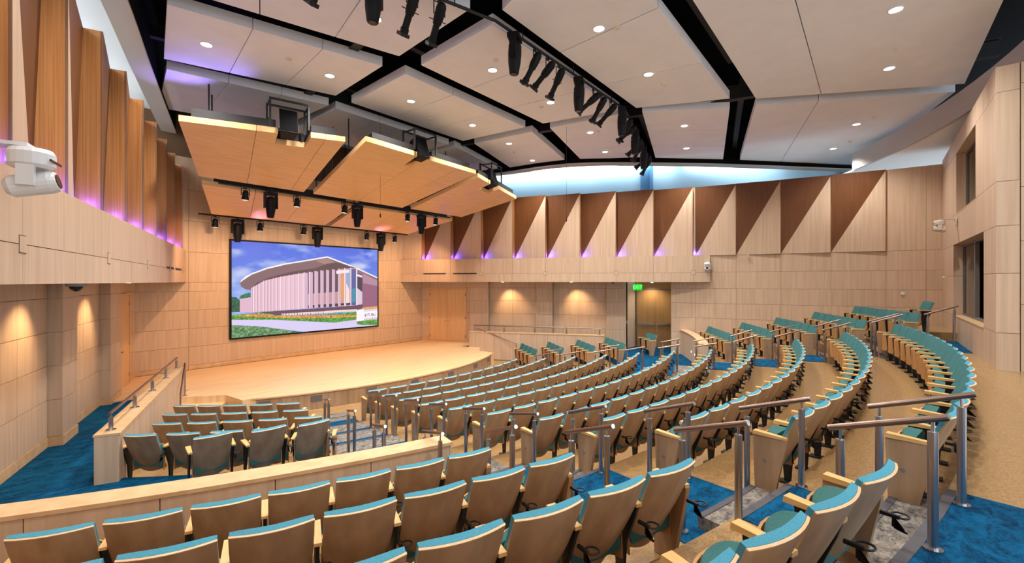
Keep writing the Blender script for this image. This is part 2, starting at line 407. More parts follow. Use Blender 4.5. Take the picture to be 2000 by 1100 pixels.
for s in (-1, 1):
    nm = {-1: 'wall_left', 1: 'wall_right'}[s]
    side = -s                                      # room side when walking from the stage to the rear
    p = P(s*wall_lat(3.0), 3.0); q = P(s*wall_lat(14.2), 14.2)
    SL = math.hypot(.41, 1.0); U = lambda a: (a-3.0)*SL
    qq = P(s*wall_lat(12.42), 12.42)
    wl = MB().slab([(*p, -.2), (*qq, -.2), (*qq, EYE), (*p, EYE)], (s*.12, 0, 0)).obj(nm, 'joint', kind='structure')
    if s > 0: dr = (3.42, 5.22); segs = [(3.0, 3.40), (5.24, 5.5)]
    else: dr = (3.85, 4.78); segs = [(3.0, 3.83), (4.80, 5.5)]
    segs += [(6.4, 7.47), (7.47, 8.6), (9.33, 10.45), (10.45, 11.62), (11.62, 12.42)]
    for (a0, a1) in segs:
        for j in range(len(LS)-1):
            panel(wl, p, q, U(a0), U(a1), EYE+LS[j], EYE+LS[j+1], 0.025, side=side)
        panel(wl, p, q, U(a0), U(a1), EYE-3.03, EYE+LS[0], 0.035, 'maple_trim', 'baseboard_panel', side=side)
    panel(wl, p, q, U(dr[0]-.02), U(dr[1]+.02), EYE-.36, EYE-.02, 0.025, side=side)
    for (a0, a1) in ((5.5, 6.4), (8.6, 9.33), (11.62, 12.42)):
        for j in range(len(LS)-1):
            panel(wl, p, q, U(a0), U(a1), EYE+LS[j], EYE+LS[j+1], 0.23, name='pier_panel', side=side, gap=.005)
        panel(wl, p, q, U(a0)-.01, U(a1)+.01, EYE-3.03, EYE+LS[0], 0.245, 'maple_trim', 'baseboard_panel', side=side)
    door('door_1' if s > 0 else 'door_2', p, q, U(dr[0]), U(dr[1]), EYE-.39, 2 if s > 0 else 1, 'door_wood', side)
    # recess with the exit doors
    rp = P(s*(wall_lat(12.42)+1.0), 12.42); rq = P(s*(wall_lat(14.6)+1.0), 14.6); w0 = P(s*wall_lat(12.42), 12.42)
    MB().slab([(*rp, 0), (*rq, 0), (*rq, EYE), (*rp, EYE)], (s*.1, 0, 0)).obj('recess_wall', 'door_tan', wl)
    MB().slab([(*w0, 0), (*rp, 0), (*rp, EYE), (*w0, EYE)], (0, .05, 0)).obj('recess_return', 'maple_panel', wl)
    door('door_3' if s > 0 else 'door_4', rp, rq, .08, 1.76, EYE-.40, 2, 'door_tan', side, bar=True, z0=CROSS)
    c = (s*(wall_lat(13.3)+.45), -13.3, EYE-.04)  # lamp added under the balcony to brighten the door recess
    t = thing('added_recess_lamp', 'small lamp added to brighten the exit doors on the '+WHERE[s], 'downlight', c, group='under-balcony lamps')
    MB().lathe([(.05, -.005), (.05, .005)], 14).obj('lens', 'lamp_white', t)
    lt = D.lights.new('recess_fill', 'SPOT'); lt.energy = 60; lt.spot_size = R(140); lt.spot_blend = .8; lt.color = (1, .86, .66); lt.shadow_soft_size = .05
    lo = D.objects.new('recess_fill_lamp', lt); COL.objects.link(lo); lo.parent = t; lo.location = (0, 0, -.03)
    # rear part of the side wall, saw-tooth fins above
    pts = [P(s*x, a) for x, a in REAR]
    LR = [-2.7, -2.1, -1.49, -0.89, -0.28, 0.38, 1.05]
    for i in range(len(pts)-1):
        A = Vector(pts[i]); B = Vector(pts[i+1]); L = (B-A).length
        MB().slab([(*A, 0), (*B, 0), (*B, EYE+3.8), (*A, EYE+3.8)], (s*.1, 0, 0)).obj('backing', 'joint', wl)
        cuts = [0, L] if i < 5 else [0, L*.72, L]
        for c in range(len(cuts)-1):
            for j in range(len(LR)-1):
                panel(wl, pts[i], pts[i+1], cuts[c], cuts[c+1], EYE+LR[j], EYE+LR[j+1], 0.03, side=side)
            panel(wl, pts[i], pts[i+1], cuts[c], cuts[c+1], 0.02, EYE+LR[0], 0.03, side=side)
            if i in (0, 5):
                panel(wl, pts[i], pts[i+1], cuts[c], cuts[c+1], EYE+1.05, EYE+3.86, 0.03, side=side)
    for i in range(1, 5):
        A = Vector(pts[i]); B = Vector(pts[i+1]); d = (B-A).normalized(); nn = Vector((-d.y, d.x))*side
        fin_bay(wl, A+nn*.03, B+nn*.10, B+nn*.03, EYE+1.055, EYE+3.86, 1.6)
    MB().box(-.07, .07, -.01, .01, -.07, .07).obj('access_cover', 'maple_panel', wl, (pts[2][0]-s*.03, pts[2][1]-.4, EYE+1.0), math.atan2(pts[3][1]-pts[2][1], pts[3][0]-pts[2][0]))
    # balcony box: fascia panels, fins standing on it
    FA = FAS[s]
    t = thing('side_balcony', 'shallow maple side balcony with saw-tooth fins on the '+WHERE[s], 'balcony', (0, 0, 0))
    bp = Vector(P(s*bal_lat(2.96), 2.96)); bq = Vector(P(s*bal_lat(16.02), 16.02)); SB = math.hypot(.40, 1.0); UB = lambda a: (a-2.96)*SB
    d = (bq-bp).normalized(); nn = Vector((-d.y, d.x))*side       # into the room
    core = [tuple(bp), tuple(bq), tuple(bq-nn*.25), P(s*(bal_lat(14.0)+.55), 14.0), P(s*(bal_lat(14.0)+1.6), 14.0), P(s*(bal_lat(2.96)+1.5), 2.96)]
    MB().prism(core, EYE-.02, EYE+1.045).obj('core', 'joint', t)
    st = [v for v in [2.96]+FA+[16.02] if v <= 16.02]
    for i in range(len(st)-1):
        panel(t, bp, bq, UB(st[i]), UB(st[i+1]), EYE-.03, EYE+.36, 0.02, side=side)
        panel(t, bp, bq, UB(st[i]), UB(st[i+1]), EYE+.36, EYE+1.06, 0.02, side=side)
    for a in (2.96+.75, FA[2], FA[4], FA[6], FA[8]):
        c = bp+d*UB(a)+nn*.02
        MB().box(-.083, .083, -.002, .002, -.088, .088).obj('cover_joint', 'joint', t, (c.x, c.y, EYE+.36), math.atan2(d.y, d.x))
        MB().box(-.075, .075, -.006, .006, -.08, .08).obj('access_cover', 'maple_panel', t, (c.x, c.y, EYE+.36), math.atan2(d.y, d.x))
    for a in (4.15, 5.6):
        c = bp+d*(UB(a))+nn*.022
        MB().box(0, 1.18, -.004, .004, -.03, .03).obj('air_slot', 'steel_dark', t, (c.x, c.y, EYE+.37), math.atan2(d.y, d.x))
    Pl = lambda a: bp+d*UB(a)-nn*.05
    Rl = lambda a: bp+d*UB(a)-nn*.38
    for i in range(len(FA)-1):
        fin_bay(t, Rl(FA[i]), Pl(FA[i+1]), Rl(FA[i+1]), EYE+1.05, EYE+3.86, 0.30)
    A = Pl(2.96); B = Pl(FA[0]); C2 = Rl(FA[0])
    MB().slab([(*A, EYE+1.05), (*B, EYE+1.05), (*B, EYE+3.86), (*A, EYE+3.86)], (*(-nn*.03), 0)).obj('upper_panel', 'maple_panel', t)
    MB().slab([(*B, EYE+1.05), (*C2, EYE+1.05), (*C2, EYE+3.86), (*B, EYE+3.86)], (*(-d*.025), 0)).obj('fin_board', 'veneer_board', t)
    A = Rl(2.96)-nn*.05; B = Rl(16.0)-nn*.05
    MB().slab([(*A, EYE+1.0), (*B, EYE+1.0), (*B, EYE+3.80), (*A, EYE+3.80)], (*(-nn*.08), 0)).obj('backing', 'joint', t)  # unseen slab put behind the fins to block light from outside
    # a short blue light strip in the foot of every fin
    for i in range(len(FA)):
        c = Rl(FA[i])+nn*.05+d*.04
        o = MB().box(-.01, .01, -.01, .20, 0, .02).obj('uplight', 'led_blue', t, (c.x, c.y, EYE+1.06), math.atan2(d.y, d.x) if side > 0 else math.atan2(d.y, d.x)+math.pi)
        lt = D.lights.new('fin_uplight', 'POINT'); lt.energy = 8.0; lt.color = (0.07, 0.05, 1.0); lt.shadow_soft_size = 0.03
        lo = D.objects.new('fin_uplight_lamp', lt); COL.objects.link(lo); c2 = Rl(FA[i])+nn*.16+d*.10; lo.location = (*c2, EYE+1.16)
        lo.parent = t

# ================================================================ rear booth
rear = thing('wall_rear', None, None); rear['kind'] = 'structure'
BX0, BX1, BA = 2.55, 10.9, 22.95
yb = -BA
def bxo(x0, x1, y0, y1, z0, z1, name, mat, par): return MB().box(x0, x1, y0, y1, EYE+z0, EYE+z1).obj(name, mat, par)
W1 = (3.75, 8.25, -0.95, 1.03); W2 = (4.70, 7.70, 1.85, 3.50)
lev = [-1.75, -.95, .15, 1.03, 1.85, 3.50, 3.98]
colx = [BX0, 3.75, 4.70, 6.0, 7.70, 8.25, 9.4, BX1]
for j in range(len(lev)-1):
    for i in range(len(colx)-1):
        cx = (colx[i]+colx[i+1])/2; cz = (lev[j]+lev[j+1])/2
        if any(X0 < cx < X1 and Z0 < cz < Z1 for X0, X1, Z0, Z1 in (W1, W2)): continue
        bxo(colx[i]+.004, colx[i+1]-.004, yb-.30, yb, lev[j]+.004, lev[j+1]-.004, 'panel', 'maple_panel', rear)
for i in range(4):                                       # side face of the booth
    for j, (z0, z1) in enumerate(((-1.75, -.42), (-.42, .74), (.74, 1.72), (1.72, 3.6), (3.6, 3.98))):
        bxo(BX0, BX0+.04, yb-.31-1.5*(i+1)+.004, yb-.31-1.5*i-.004, z0+.004, z1-.004, 'panel', 'maple_panel', rear)
bxo(BX0+.05, BX1, yb-3.2, yb-3.1, -2.2, 3.98, 'booth_back', 'booth_room', rear)
bxo(BX0+.05, BX1, yb-3.2, yb-.31, 3.93, 3.97, 'booth_ceiling', 'booth_room', rear)
bxo(BX0+.05, BX1, yb-3.2, yb-.31, 1.35, 1.5, 'booth_floor', 'booth_dark', rear)
bxo(BX0+.05, BX1, yb-2.2, yb-2.1, -2.2, 1.35, 'booth_partition', 'booth_dark', rear)
bxo(BX1-.1, BX1, yb-3.2, yb-.31, -2.2, 3.98, 'booth_side', 'booth_room', rear)
bxo(BX0+.05, BX0+.1, yb-3.2, yb-.31, -2.2, 3.98, 'booth_side', 'booth_dark', rear)
def booth_window(name, W, mull):
    o = thing(name, None, None); o['kind'] = 'structure'
    x0, x1, z0, z1 = W; yy = yb-.22
    for a0, a1, c0, c1 in ((x0, x0+.06, z0, z1), (x1-.06, x1, z0, z1), (x0+.06, x1-.06, z1-.06, z1), (x0+.06, x1-.06, z0, z0+.06)):
        bxo(a0, a1, yy-.05, yy+.03, c0, c1, 'window_frame', 'grey_metal', o)
    for mx in mull: bxo(mx-.06, mx+.06, yy-.05, yy+.03, z0+.06, z1-.06, 'mullion', 'grey_metal', o)
    return o, yy
o, yy = booth_window('window_1', W1, (6.35,))
bxo(6.42, 8.18, yy-.012, yy, -.88, .96, 'pane', 'glass', o)
bxo(3.75, 8.25, yb-.20, yb+.01, -.97, -.945, 'window_sill', 'maple_trim', o)
o2, yy = booth_window('window_2', W2, ())
bxo(4.77, 7.63, yy-.012, yy, 1.92, 3.43, 'pane', 'glass', o2)
bxo(4.70, 7.70, yb-.20, yb+.005, 1.835, 1.855, 'window_sill', 'maple_trim', o2)

# ================================================================ ceiling void, ring soffit, outer wall with cove
ceil = MB().box(-26, 26, -32, 2, EYE+6.6, EYE+6.7).obj('ceiling', 'void_black', kind='structure')
BANDS = {1: [(3.6, 0.6), (4.3, 2.2), (5.3, 5.0), (6.25, 7.7), (6.6, 10.1), (7.3, 11.9), (9.84, 15.0), (12.4, 17.6), (15.7, 20.7)],
         -1: [(4.0, 0.6), (4.55, 2.5), (5.6, 5.4), (6.6, 8.15), (7.55, 10.83), (8.4, 13.0), (10.2, 16.0), (12.6, 18.6), (15.7, 21.0)]}
def smooth_line(pts, n=5):
    out = []
    for i in range(len(pts)-1):
        p0 = Vector(pts[max(i-1, 0)]); p1 = Vector(pts[i]); p2 = Vector(pts[i+1]); p3 = Vector(pts[min(i+2, len(pts)-1)])
        for k in range(n):
            t = k/n
            out.append(0.5*((2*p1)+(p2-p0)*t+(2*p0-5*p1+4*p2-p3)*t*t+(3*p1-p0-3*p2+p3)*t**3))
    out.append(Vector(pts[-1])); return out
def ribbon(b, line, s, off0, off1, z0, z1):
    """solid band along a plan line between two sideways offsets"""
    n = len(line); A = []; B = []
    for i, p in enumerate(line):
        d = (line[min(i+1, n-1)]-line[max(i-1, 0)]).normalized(); nr = Vector((d.y, -d.x))    # away from the axis
        A.append(p+nr*off0); B.append(p+nr*off1)
    V = [(s*v.x, -v.y, z) for z in (z0, z1) for L_ in (A, B) for v in L_]
    F = []
    for i in range(n-1):
        F += [(i, i+1, n+i+1, n+i), (2*n+i, 3*n+i, 3*n+i+1, 2*n+i+1), (i, 2*n+i, 2*n+i+1, i+1), (n+i, n+i+1, 3*n+i+1, 3*n+i)]
    F += [(0, n, 3*n, 2*n), (n-1, 3*n-1, 4*n-1, 2*n-1)]
    return b.add(V, F)
for s in (-1, 1):
    ln = smooth_line(BANDS[s])
    b = MB(); ribbon(b, ln, s, 0, .40, EYE+4.93, EYE+4.98); b.obj('soffit_band', 'soffit_grey', ceil)
    b = MB(); ribbon(b, ln, s, .02, .06, EYE+4.98, EYE+6.6); b.obj('soffit_upstand', 'void_black', ceil)
    b = MB(); ribbon(b, ln, s, .40, 3.2, EYE+5.55, EYE+5.6); b.obj('cove_ceiling', 'soffit_white', ceil)
OUT = [(5.6, 0.4), (6.6, 2.2), (8.0, 6.0), (9.6, 10.0), (11.6, 14.0), (14.4, 18.0), (17.6, 21.5), (19.5, 26.0)]
for s in (-1, 1):
    ln = smooth_line(OUT)
    b = MB(); ribbon(b, ln, s, 0, .15, EYE+1.0, EYE+6.6); ow = b.obj('wall_outer_right' if s > 0 else 'wall_outer_left', 'outer_daylight_blue' if s > 0 else 'soffit_white', kind='structure')
    b = MB(); ribbon(b, ln, s, -.30, -.24, EYE+5.42, EYE+5.47); b.obj('cove_light', 'cove_white', ow)
    for x, a in ((10.9, 12.9), (16.3, 20.2)):
        MB().box(s*x-.22, s*x+.22, -a-.22, -a+.22, EYE+2.0, EYE+6.6).obj('steel_column', 'column_blue', label='blue steel column behind the fins on the '+WHERE[s]+(', close to the balcony end' if a < 15 else ', close to the booth'), cat='column')
    for (x, a) in ((7.4, 4.8), (8.9, 8.8), (10.5, 12.4), (12.8, 16.4)):
        lt = D.lights.new('cove', 'AREA'); lt.shape = 'RECTANGLE'; lt.size = 4.2; lt.size_y = .10; lt.energy = 48 if s > 0 else 160; lt.color = (1, .98, .95)
        lo = D.objects.new('cove_lamp', lt); COL.objects.link(lo); lo.parent = ow
        lo.location = (s*(x-.25), -a, EYE+5.4); lo.rotation_euler = Vector((s*.85, .35, -.55)).to_track_quat('-Z', 'Y').to_euler()
b = MB(); sector(b, 23.95, 24.05, -40, 31, EYE+4.3, EYE+4.95, 40); b.obj('rear_fascia', 'soffit_grey', ceil)
b = MB(); sector(b, 24.05, 27.5, -40, 40, EYE+4.3, EYE+4.36, 40); b.obj('rear_soffit', 'soffit_white', ceil)

# ================================================================ ceiling clouds with downlights
HC = EYE+5.15
def edge_pt(A, B, t): return (A[0]+(B[0]-A[0])*t, A[1]+(B[1]-A[1])*t)
ORD = 'first second third fourth fifth sixth seventh eighth ninth tenth eleventh twelfth thirteenth fourteenth fifteenth sixteenth seventeenth eighteenth nineteenth twentieth twenty-first twenty-second twenty-third'.split()
def cloud(quad, cuts, label, across=False):
    """quad: far-left, far-right, near-right, near-left in plan; split into boards by 'cuts'"""
    t = thing('ceiling_cloud', label, 'ceiling panel', (0, 0, 0), group='floating white ceiling panels')
    FLq, FR, NR, NL = quad
    for i in range(len(cuts)-1):
        a, c = cuts[i]+(.002 if i else 0), cuts[i+1]-(.002 if i < len(cuts)-2 else 0)
        pl = [edge_pt(FLq, FR, a), edge_pt(FLq, FR, c), edge_pt(NL, NR, c), edge_pt(NL, NR, a)]
        if across: pl = [edge_pt(FLq, NL, a), edge_pt(FR, NR, a), edge_pt(FR, NR, c), edge_pt(FLq, NL, c)]
        MB().prism([P(*v) for v in pl], HC, HC+.22).obj('board', 'cloud_white', t)
    return t
CEN = [((-2.1, 5.6), (2.1, 5.6), (2.3, 8.65), (-2.3, 8.65)), ((-2.25, 9.4), (2.3, 9.4), (2.52, 12.08), (-2.45, 12.08)), ((-2.5, 12.74), (2.6, 12.74), (3.05, 15.2), (-2.75, 15.2)),
       ((-3.0, 15.66), (3.22, 15.66), (4.2, 18.0), (-3.9, 18.0)), ((-4.3, 18.58), (4.67, 18.58), (6.96, 23.03), (-6.8, 23.03))]
SID = [((2.55, 5.4), (5.6, 4.6), (6.2, 7.75), (2.55, 8.7)), ((2.8, 9.5), (6.4, 8.32), (7.0, 10.89), (3.05, 11.98)), ((3.1, 12.68), (7.18, 11.51), (8.5, 13.75), (3.4, 15.2)),
       ((3.62, 15.68), (8.91, 14.07), (10.91, 16.21), (4.92, 17.84)), ((5.18, 18.48), (11.44, 16.75), (15.77, 20.72), (7.51, 22.91))]
for i, q in enumerate(CEN):
    cloud(q, (0, .33, 1) if i == 4 else (0, .33, .67, 1), 'white floating ceiling panel over the centre, %s from the stage' % ORD[i], i == 4)
for s in (-1, 1):
    for i, q in enumerate(SID):
        q2 = q if s > 0 else tuple((-x, a) for x, a in (q[1], q[0], q[3], q[2]))
        cloud(q2, (0, .33, 1) if i == 4 else (0, .34, .67, 1), 'white floating ceiling panel on the %s, %s from the stage' % (WHERE[s], ORD[i]), i == 4)
DLC = [(1.27, 10.85), (1.27, 13.92), (1.3, 16.8), (1.6, 21.5), (4.6, 21.47)]
DLS = [(3.57, 10.54), (6.03, 9.84), (4.32, 13.53), (6.77, 12.85), (5.65, 16.29), (8.28, 15.53), (9.0, 20.74), (11.87, 19.95)]
lam = D.lights.new('downlight', 'SPOT'); lam.energy = 430; lam.spot_size = R(125); lam.spot_blend = 0.8; lam.shadow_soft_size = 0.09; lam.color = (1.0, 0.97, 0.94)
ring_me = mesh('trim_ring', *(lambda q: (q.V, q.F))(MB().ring(.115, .012, (0, 0, 0), 2, 20, 6)), 'plastic_white')
lens_me = mesh('lens', *(lambda q: (q.V, q.F))(MB().lathe([(.105, 0), (.105, .01)], 20)), 'lamp_white')
lights = [(x*s, a, 'central column, %sits %s half' % ('outer edge of ' if x > 4 else '', WHERE[s][:-5])) for x, a in DLC for s in (-1, 1)] + [(x*s, a, '%s column, its %s half' % (WHERE[s][:-5], 'outer' if i % 2 else 'inner')) for i, (x, a) in enumerate(DLS) for s in (-1, 1)]
for i, (x, a, wh) in enumerate(lights):
    near = min(range(5), key=lambda k: abs([7, 10.7, 13.7, 16.6, 21.0][k]-a))
    t = thing('downlight', 'round lit downlight, %s ceiling panel from stage, %s' % (ORD[near], wh), 'downlight', (x, -a, HC-.012), group='recessed downlights')
    put('trim_ring', ring_me, t); put('lens', lens_me, t)
    lo = D.objects.new('downlight_lamp', lam); COL.objects.link(lo); lo.parent = t; lo.location = (0, 0, -.05)
det_me = mesh('detector', *(lambda q: (q.V, q.F))(MB().lathe([(.03, -.03), (.05, -.02), (.07, 0), (.07, .012)], 16)), 'plastic_beige')
for i, (x, a, wh) in enumerate(((-4.6, 10.6, 'second panel on the '+WHERE[-1]), (0, 10.2, 'second central panel'), (-1.6, 14.3, 'third central panel, off its middle'), (1.4, 13.5, 'third central panel, beside a downlight'), (-1.1, 17.1, 'fourth central panel'), (2.1, 16.9, 'fourth central panel, near its edge'),
     (4.6, 10.0, 'second panel on the '+WHERE[1]), (4.4, 13.8, 'third panel on the '+WHERE[1]), (5.7, 16.6, 'fourth panel on the '+WHERE[1]), (3.6, 21.6, 'fifth central panel'), (8.6, 21.2, 'fifth panel on the '+WHERE[1]), (11.2, 20.5, 'fifth panel on the '+WHERE[1]+', by its outer lamp'))):
    put('smoke_detector', det_me, None, (x, -a, HC-.012), 0, 'small pale smoke detector under the '+wh, 'detector', 'smoke detectors')
# black steel above the clouds
def beam(p, q, z, w, h, label):
    p = Vector(P(*p)); q = Vector(P(*q)); d = (q-p).normalized(); nn = Vector((-d.y, d.x))
    t = thing('roof_beam', label, 'beam', (0, 0, 0), group='black roof steel')
    for z0, z1, ww in ((z, z+.03, w), (z+h-.03, z+h, w), (z+.03, z+h-.03, .03)):
        MB().prism([tuple(p+nn*ww/2), tuple(q+nn*ww/2), tuple(q-nn*ww/2), tuple(p-nn*ww/2)], z0, z1).obj('flange' if ww == w else 'web', 'steel_dark', t)
for s in (-1, 1):
    beam((s*2.25, 4.0), (s*5.9, 23.5), EYE+5.32, .22, .4, 'long black roof beam running out from the stage on the '+WHERE[s])
    for i, (u, v) in enumerate((((2.5, 9.1), (7.4, 7.9)), ((3.0, 12.4), (8.6, 10.9)), ((3.4, 15.45), (10.2, 13.6)), ((4.9, 18.2), (13.5, 16.0)))):
        beam((s*u[0], u[1]), (s*v[0], v[1]), EYE+5.65, .16, .3, 'black cross beam %s from the stage on the %s' % (ORD[i], WHERE[s]))
for i, a in enumerate((9.05, 12.4, 15.45, 18.3)):
    beam((-2.8-.1*i, a), (2.8+.1*i, a), EYE+5.65, .16, .3, 'black cross beam over the centre, %s from the stage' % ORD[i])
for i, a in enumerate((16.4, 17.2, 18.9, 20.0, 21.2, 22.3)):
    for s in (-1, 1):
        beam((s*(.28*a-.6), a), (s*(.28*a+1.4), a-.5), EYE+5.45, .1, .12, 'thin black purlin spanning the gap between ceiling panels, %s of its run, on the %s' % (ORD[i], WHERE[s]))

# ================================================================ wooden canopies over the stage
def lerp3(A, B, t): return Vector(A)+(Vector(B)-Vector(A))*t
def canopy(q, cuts, notch, label):
    """q: front-left, front-right, back-right, back-left (lat, a, dz)"""
    A, B, C, Dd = [Vector(P3(*v)) for v in q]
    pos = lambda s_, t_: lerp3(A.lerp(B, s_), Dd.lerp(C, s_), t_)
    up = Vector((0, 0, .14))
    t = thing('stage_canopy', label, 'canopy', (0, 0, 0), group='wooden canopies over the stage')
    for i in range(len(cuts)-1):
        a, c = cuts[i]+(.0015 if i else 0), cuts[i+1]-(.0015 if i < len(cuts)-2 else 0)
        pl = [(a, 0)]
        if notch and a < notch[0] < c: pl += [(notch[0], 0), (notch[0], notch[2]), (notch[1], notch[2]), (notch[1], 0)]
        pl += [(c, 0), (c, 1), (a, 1)]
        MB().slab([pos(*v) for v in pl], up).obj('panel', 'canopy_wood', t)
    lo, hi = (.06, .95)
    hole = [(notch[0]-.01, .03), (notch[0]-.01, notch[2]+.03), (notch[1]+.01, notch[2]+.03), (notch[1]+.01, .03)] if notch else []
    MB().slab([pos(*v)+up*1.02 for v in [(lo, .03)]+hole+[(hi, .03), (hi, .95), (lo, .95)]], (0, 0, .24)).obj('top_frame', 'steel_dark', t)
    for (u, v) in ((.12, .55), (.88, .55), (.12, .85), (.88, .85)):
        x = pos(u, v); b = MB(); b.tube(x+up, (x.x, x.y, EYE+5.9), .02, 6); b.obj('hanger', 'black', t)
    return pos
C1 = ((-6.25, 8.8, 3.65), (-2.68, 9.78, 3.85), (-2.2, 6.55, 2.93), (-5.15, 6.5, 2.93))
C2c = ((-2.35, 10.25, 3.86), (2.35, 10.0, 3.86), (1.82, 6.5, 2.93), (-1.85, 6.5, 2.93))
C3 = tuple((-x, a, z) for x, a, z in (C1[1], C1[0], C1[3], C1[2]))
n1, n2, n3 = (.55, .76, .17), (.40, .545, .17), (.29, .50, .17)
p1 = canopy(C1, (0, .42, .86, 1), n1, 'tilted maple stage canopy with loudspeaker notch, '+WHERE[-1])
p2 = canopy(C2c, (0, .46, .80, 1), n2, 'tilted maple stage canopy with loudspeaker notch, over mid stage')
p3 = canopy(C3, (0, .28, .75, 1), n3, 'tilted maple stage canopy with loudspeaker notch, '+WHERE[1])
canopy(((-4.95, 6.1, 2.78), (-.12, 6.1, 2.78), (-.12, 4.1, 2.22), (-4.05, 4.1, 2.22)), (0, .3, .62, 1), None, 'lower maple canopy close to the screen wall on the '+WHERE[-1])
canopy(((.12, 6.1, 2.78), (4.95, 6.1, 2.78), (4.05, 4.1, 2.22), (.12, 4.1, 2.22)), (0, .38, .7, 1), None, 'lower maple canopy close to the screen wall on the '+WHERE[1])
# loudspeakers hanging in the notches
for pos, nt, wh in ((p1, n1, 'the canopy on the '+WHERE[-1]), (p2, n2, 'the middle canopy'), (p3, n3, 'the canopy on the '+WHERE[1])):
    c = pos(nt[0]+(nt[1]-nt[0])*.32, .03)+Vector((0, 0, .20)); L = pos(nt[0], 0); Rr = pos(nt[1], 0); d = (Rr-L); rz = math.atan2(d.y, d.x)
    t = thing('loudspeaker', 'black loudspeaker hung in the notch of '+wh, 'loudspeaker', tuple(c), rz, 'hanging loudspeakers')
    M = Matrix.Rotation(R(-18), 4, 'X'); b = MB()
    hw = .215
    b.prism([(-hw, -.18), (hw, -.18), (hw*.72, .18), (-hw*.72, .18)], -.20, .44)
    b.V = [tuple(M @ Vector(v)) for v in b.V]; b.obj('cabinet', 'fixture_black', t)
    b = MB().box(-hw+.015, hw-.015, -.192, -.18, -.18, .42); b.V = [tuple(M @ Vector(v)) for v in b.V]; b.obj('grille', 'grille_black', t)
    for yy in (-.24, .26):
        for xx in (-.45, .45):
            MB().box(xx-.022, xx+.022, yy-.022, yy+.022, -.02, .60).obj('frame_post', 'black', t)
        MB().box(-.472, .472, yy-.022, yy+.022, .60, .645).obj('frame_bar', 'black', t)
    for xx in (-.45, .45): MB().box(xx-.022, xx+.022, -.22, .24, .56, .595).obj('frame_bar', 'black', t)

# ================================================================ theatre lamps
def par_can(loc, rz, tilt, label, group):
    t = thing('par_can', label, 'stage light', loc, rz, group)
    M = Matrix.Translation((0, 0, -.22)) @ Matrix.Rotation(R(tilt), 4, 'X')
    MB().lathe([(.085, -.15), (.098, -.14), (.098, -.06), (.085, -.05), (.085, .07), (.06, .13), (.03, .15)], 16, M).obj('housing', 'fixture_black', t)
    MB().lathe([(.078, -.152), (.078, -.142)], 16, M).obj('lens', 'lens_white', t)
    b = MB(); b.tube((-.115, 0, -.24), (-.115, 0, -.03), .012, 6); b.tube((.115, 0, -.24), (.115, 0, -.03), .012, 6); b.tube((-.12, 0, -.03), (.12, 0, -.03), .012, 6); b.obj('yoke', 'black', t)
    MB().box(-.03, .03, -.03, .03, -.03, .05).obj('clamp', 'black', t)
    return t
def moving_head(loc, rz, tilt, label, group):
    t = thing('moving_head', label, 'stage light', loc, rz, group)
    MB().box(-.17, .17, -.12, .12, -.10, 0.0).obj('base', 'fixture_black', t)
    MB().box(-.03, .03, -.03, .03, 0.0, .08).obj('clamp', 'black', t)
    b = MB()
    for xx in (-.17, .17): MB().prism([(xx-.025, -.07), (xx+.025, -.07), (xx+.025, .07), (xx-.025, .07)], -.50, -.10).obj('yoke_arm', 'fixture_black', t)
    M = Matrix.Translation((0, 0, -.42)) @ Matrix.Rotation(R(tilt), 4, 'X') @ Matrix.Diagonal((1, .95, 1, 1))
    MB().lathe([(.085, -.38), (.10, -.36), (.135, -.14), (.145, .04), (.14, .20), (.10, .27), (.05, .29)], 18, M).obj('head', 'fixture_black', t)
    MB().lathe([(.07, -.384), (.07, -.375)], 16, M).obj('lens', 'plastic_dark', t)
    return t
def ellipsoidal(loc, rz, tilt, lit, label, group):
    t = thing('ellipsoidal_spotlight', label, 'stage light', loc, rz, group)
    M = Matrix.Translation((0, 0, -.26)) @ Matrix.Rotation(R(tilt), 4, 'X')
    MB().lathe([(.075, -.48), (.075, -.40), (.06, -.38), (.06, -.18), (.075, -.16), (.09, -.05), (.09, .12), (.07, .18), (.03, .21)], 14, M).obj('barrel', 'fixture_black', t)
    b = MB()
    for x0, x1, y0, y1 in ((-.085, -.08, -.085, .085), (.08, .085, -.085, .085), (-.085, .085, -.085, -.08), (-.085, .085, .08, .085)): b.box(x0, x1, y0, y1, -.53, -.47, M)
    b.obj('gel_frame', 'black', t)
    MB().lathe([(.066, -.485), (.066, -.478)], 14, M).obj('lens', 'lens_white' if lit else 'plastic_dark', t)
    b = MB(); b.tube((-.11, 0, -.27), (-.11, 0, -.04), .011, 6); b.tube((.11, 0, -.27), (.11, 0, -.04), .011, 6); b.tube((-.115, 0, -.04), (.115, 0, -.04), .011, 6)
    b.tube(M @ Vector((-.17, 0, -.1)), M @ Vector((.17, 0, -.1)), .009, 6); b.obj('yoke', 'black', t)
    MB().box(-.025, .025, -.03, .03, -.04, .05).obj('clamp', 'black', t)
    return t
def pipe(pts, label):
    t = thing('lighting_pipe', label, 'lighting pipe', (0, 0, 0), group='black lighting pipes')
    b = MB()
    for i in range(len(pts)-1): b.tube(P3(*pts[i]), P3(*pts[i+1]), .03, 8)
    b.obj('pipe', 'black', t)
    for i in range(len(pts)-1):
        for u in (.15, .5, .85):
            c = Vector(P3(*pts[i])).lerp(Vector(P3(*pts[i+1])), u); b = MB(); b.tube(c, (c.x, c.y, EYE+6.62), .012, 6); b.obj('hanger', 'black', t)
pipe([(-4.6, 6.32, 2.86), (4.6, 6.32, 2.86)], 'black lighting pipe across the stage between the two canopy rows')
pipe([(-4.3, 3.72, 2.24), (4.3, 3.72, 2.24)], 'black lighting pipe across the stage close to the screen wall')
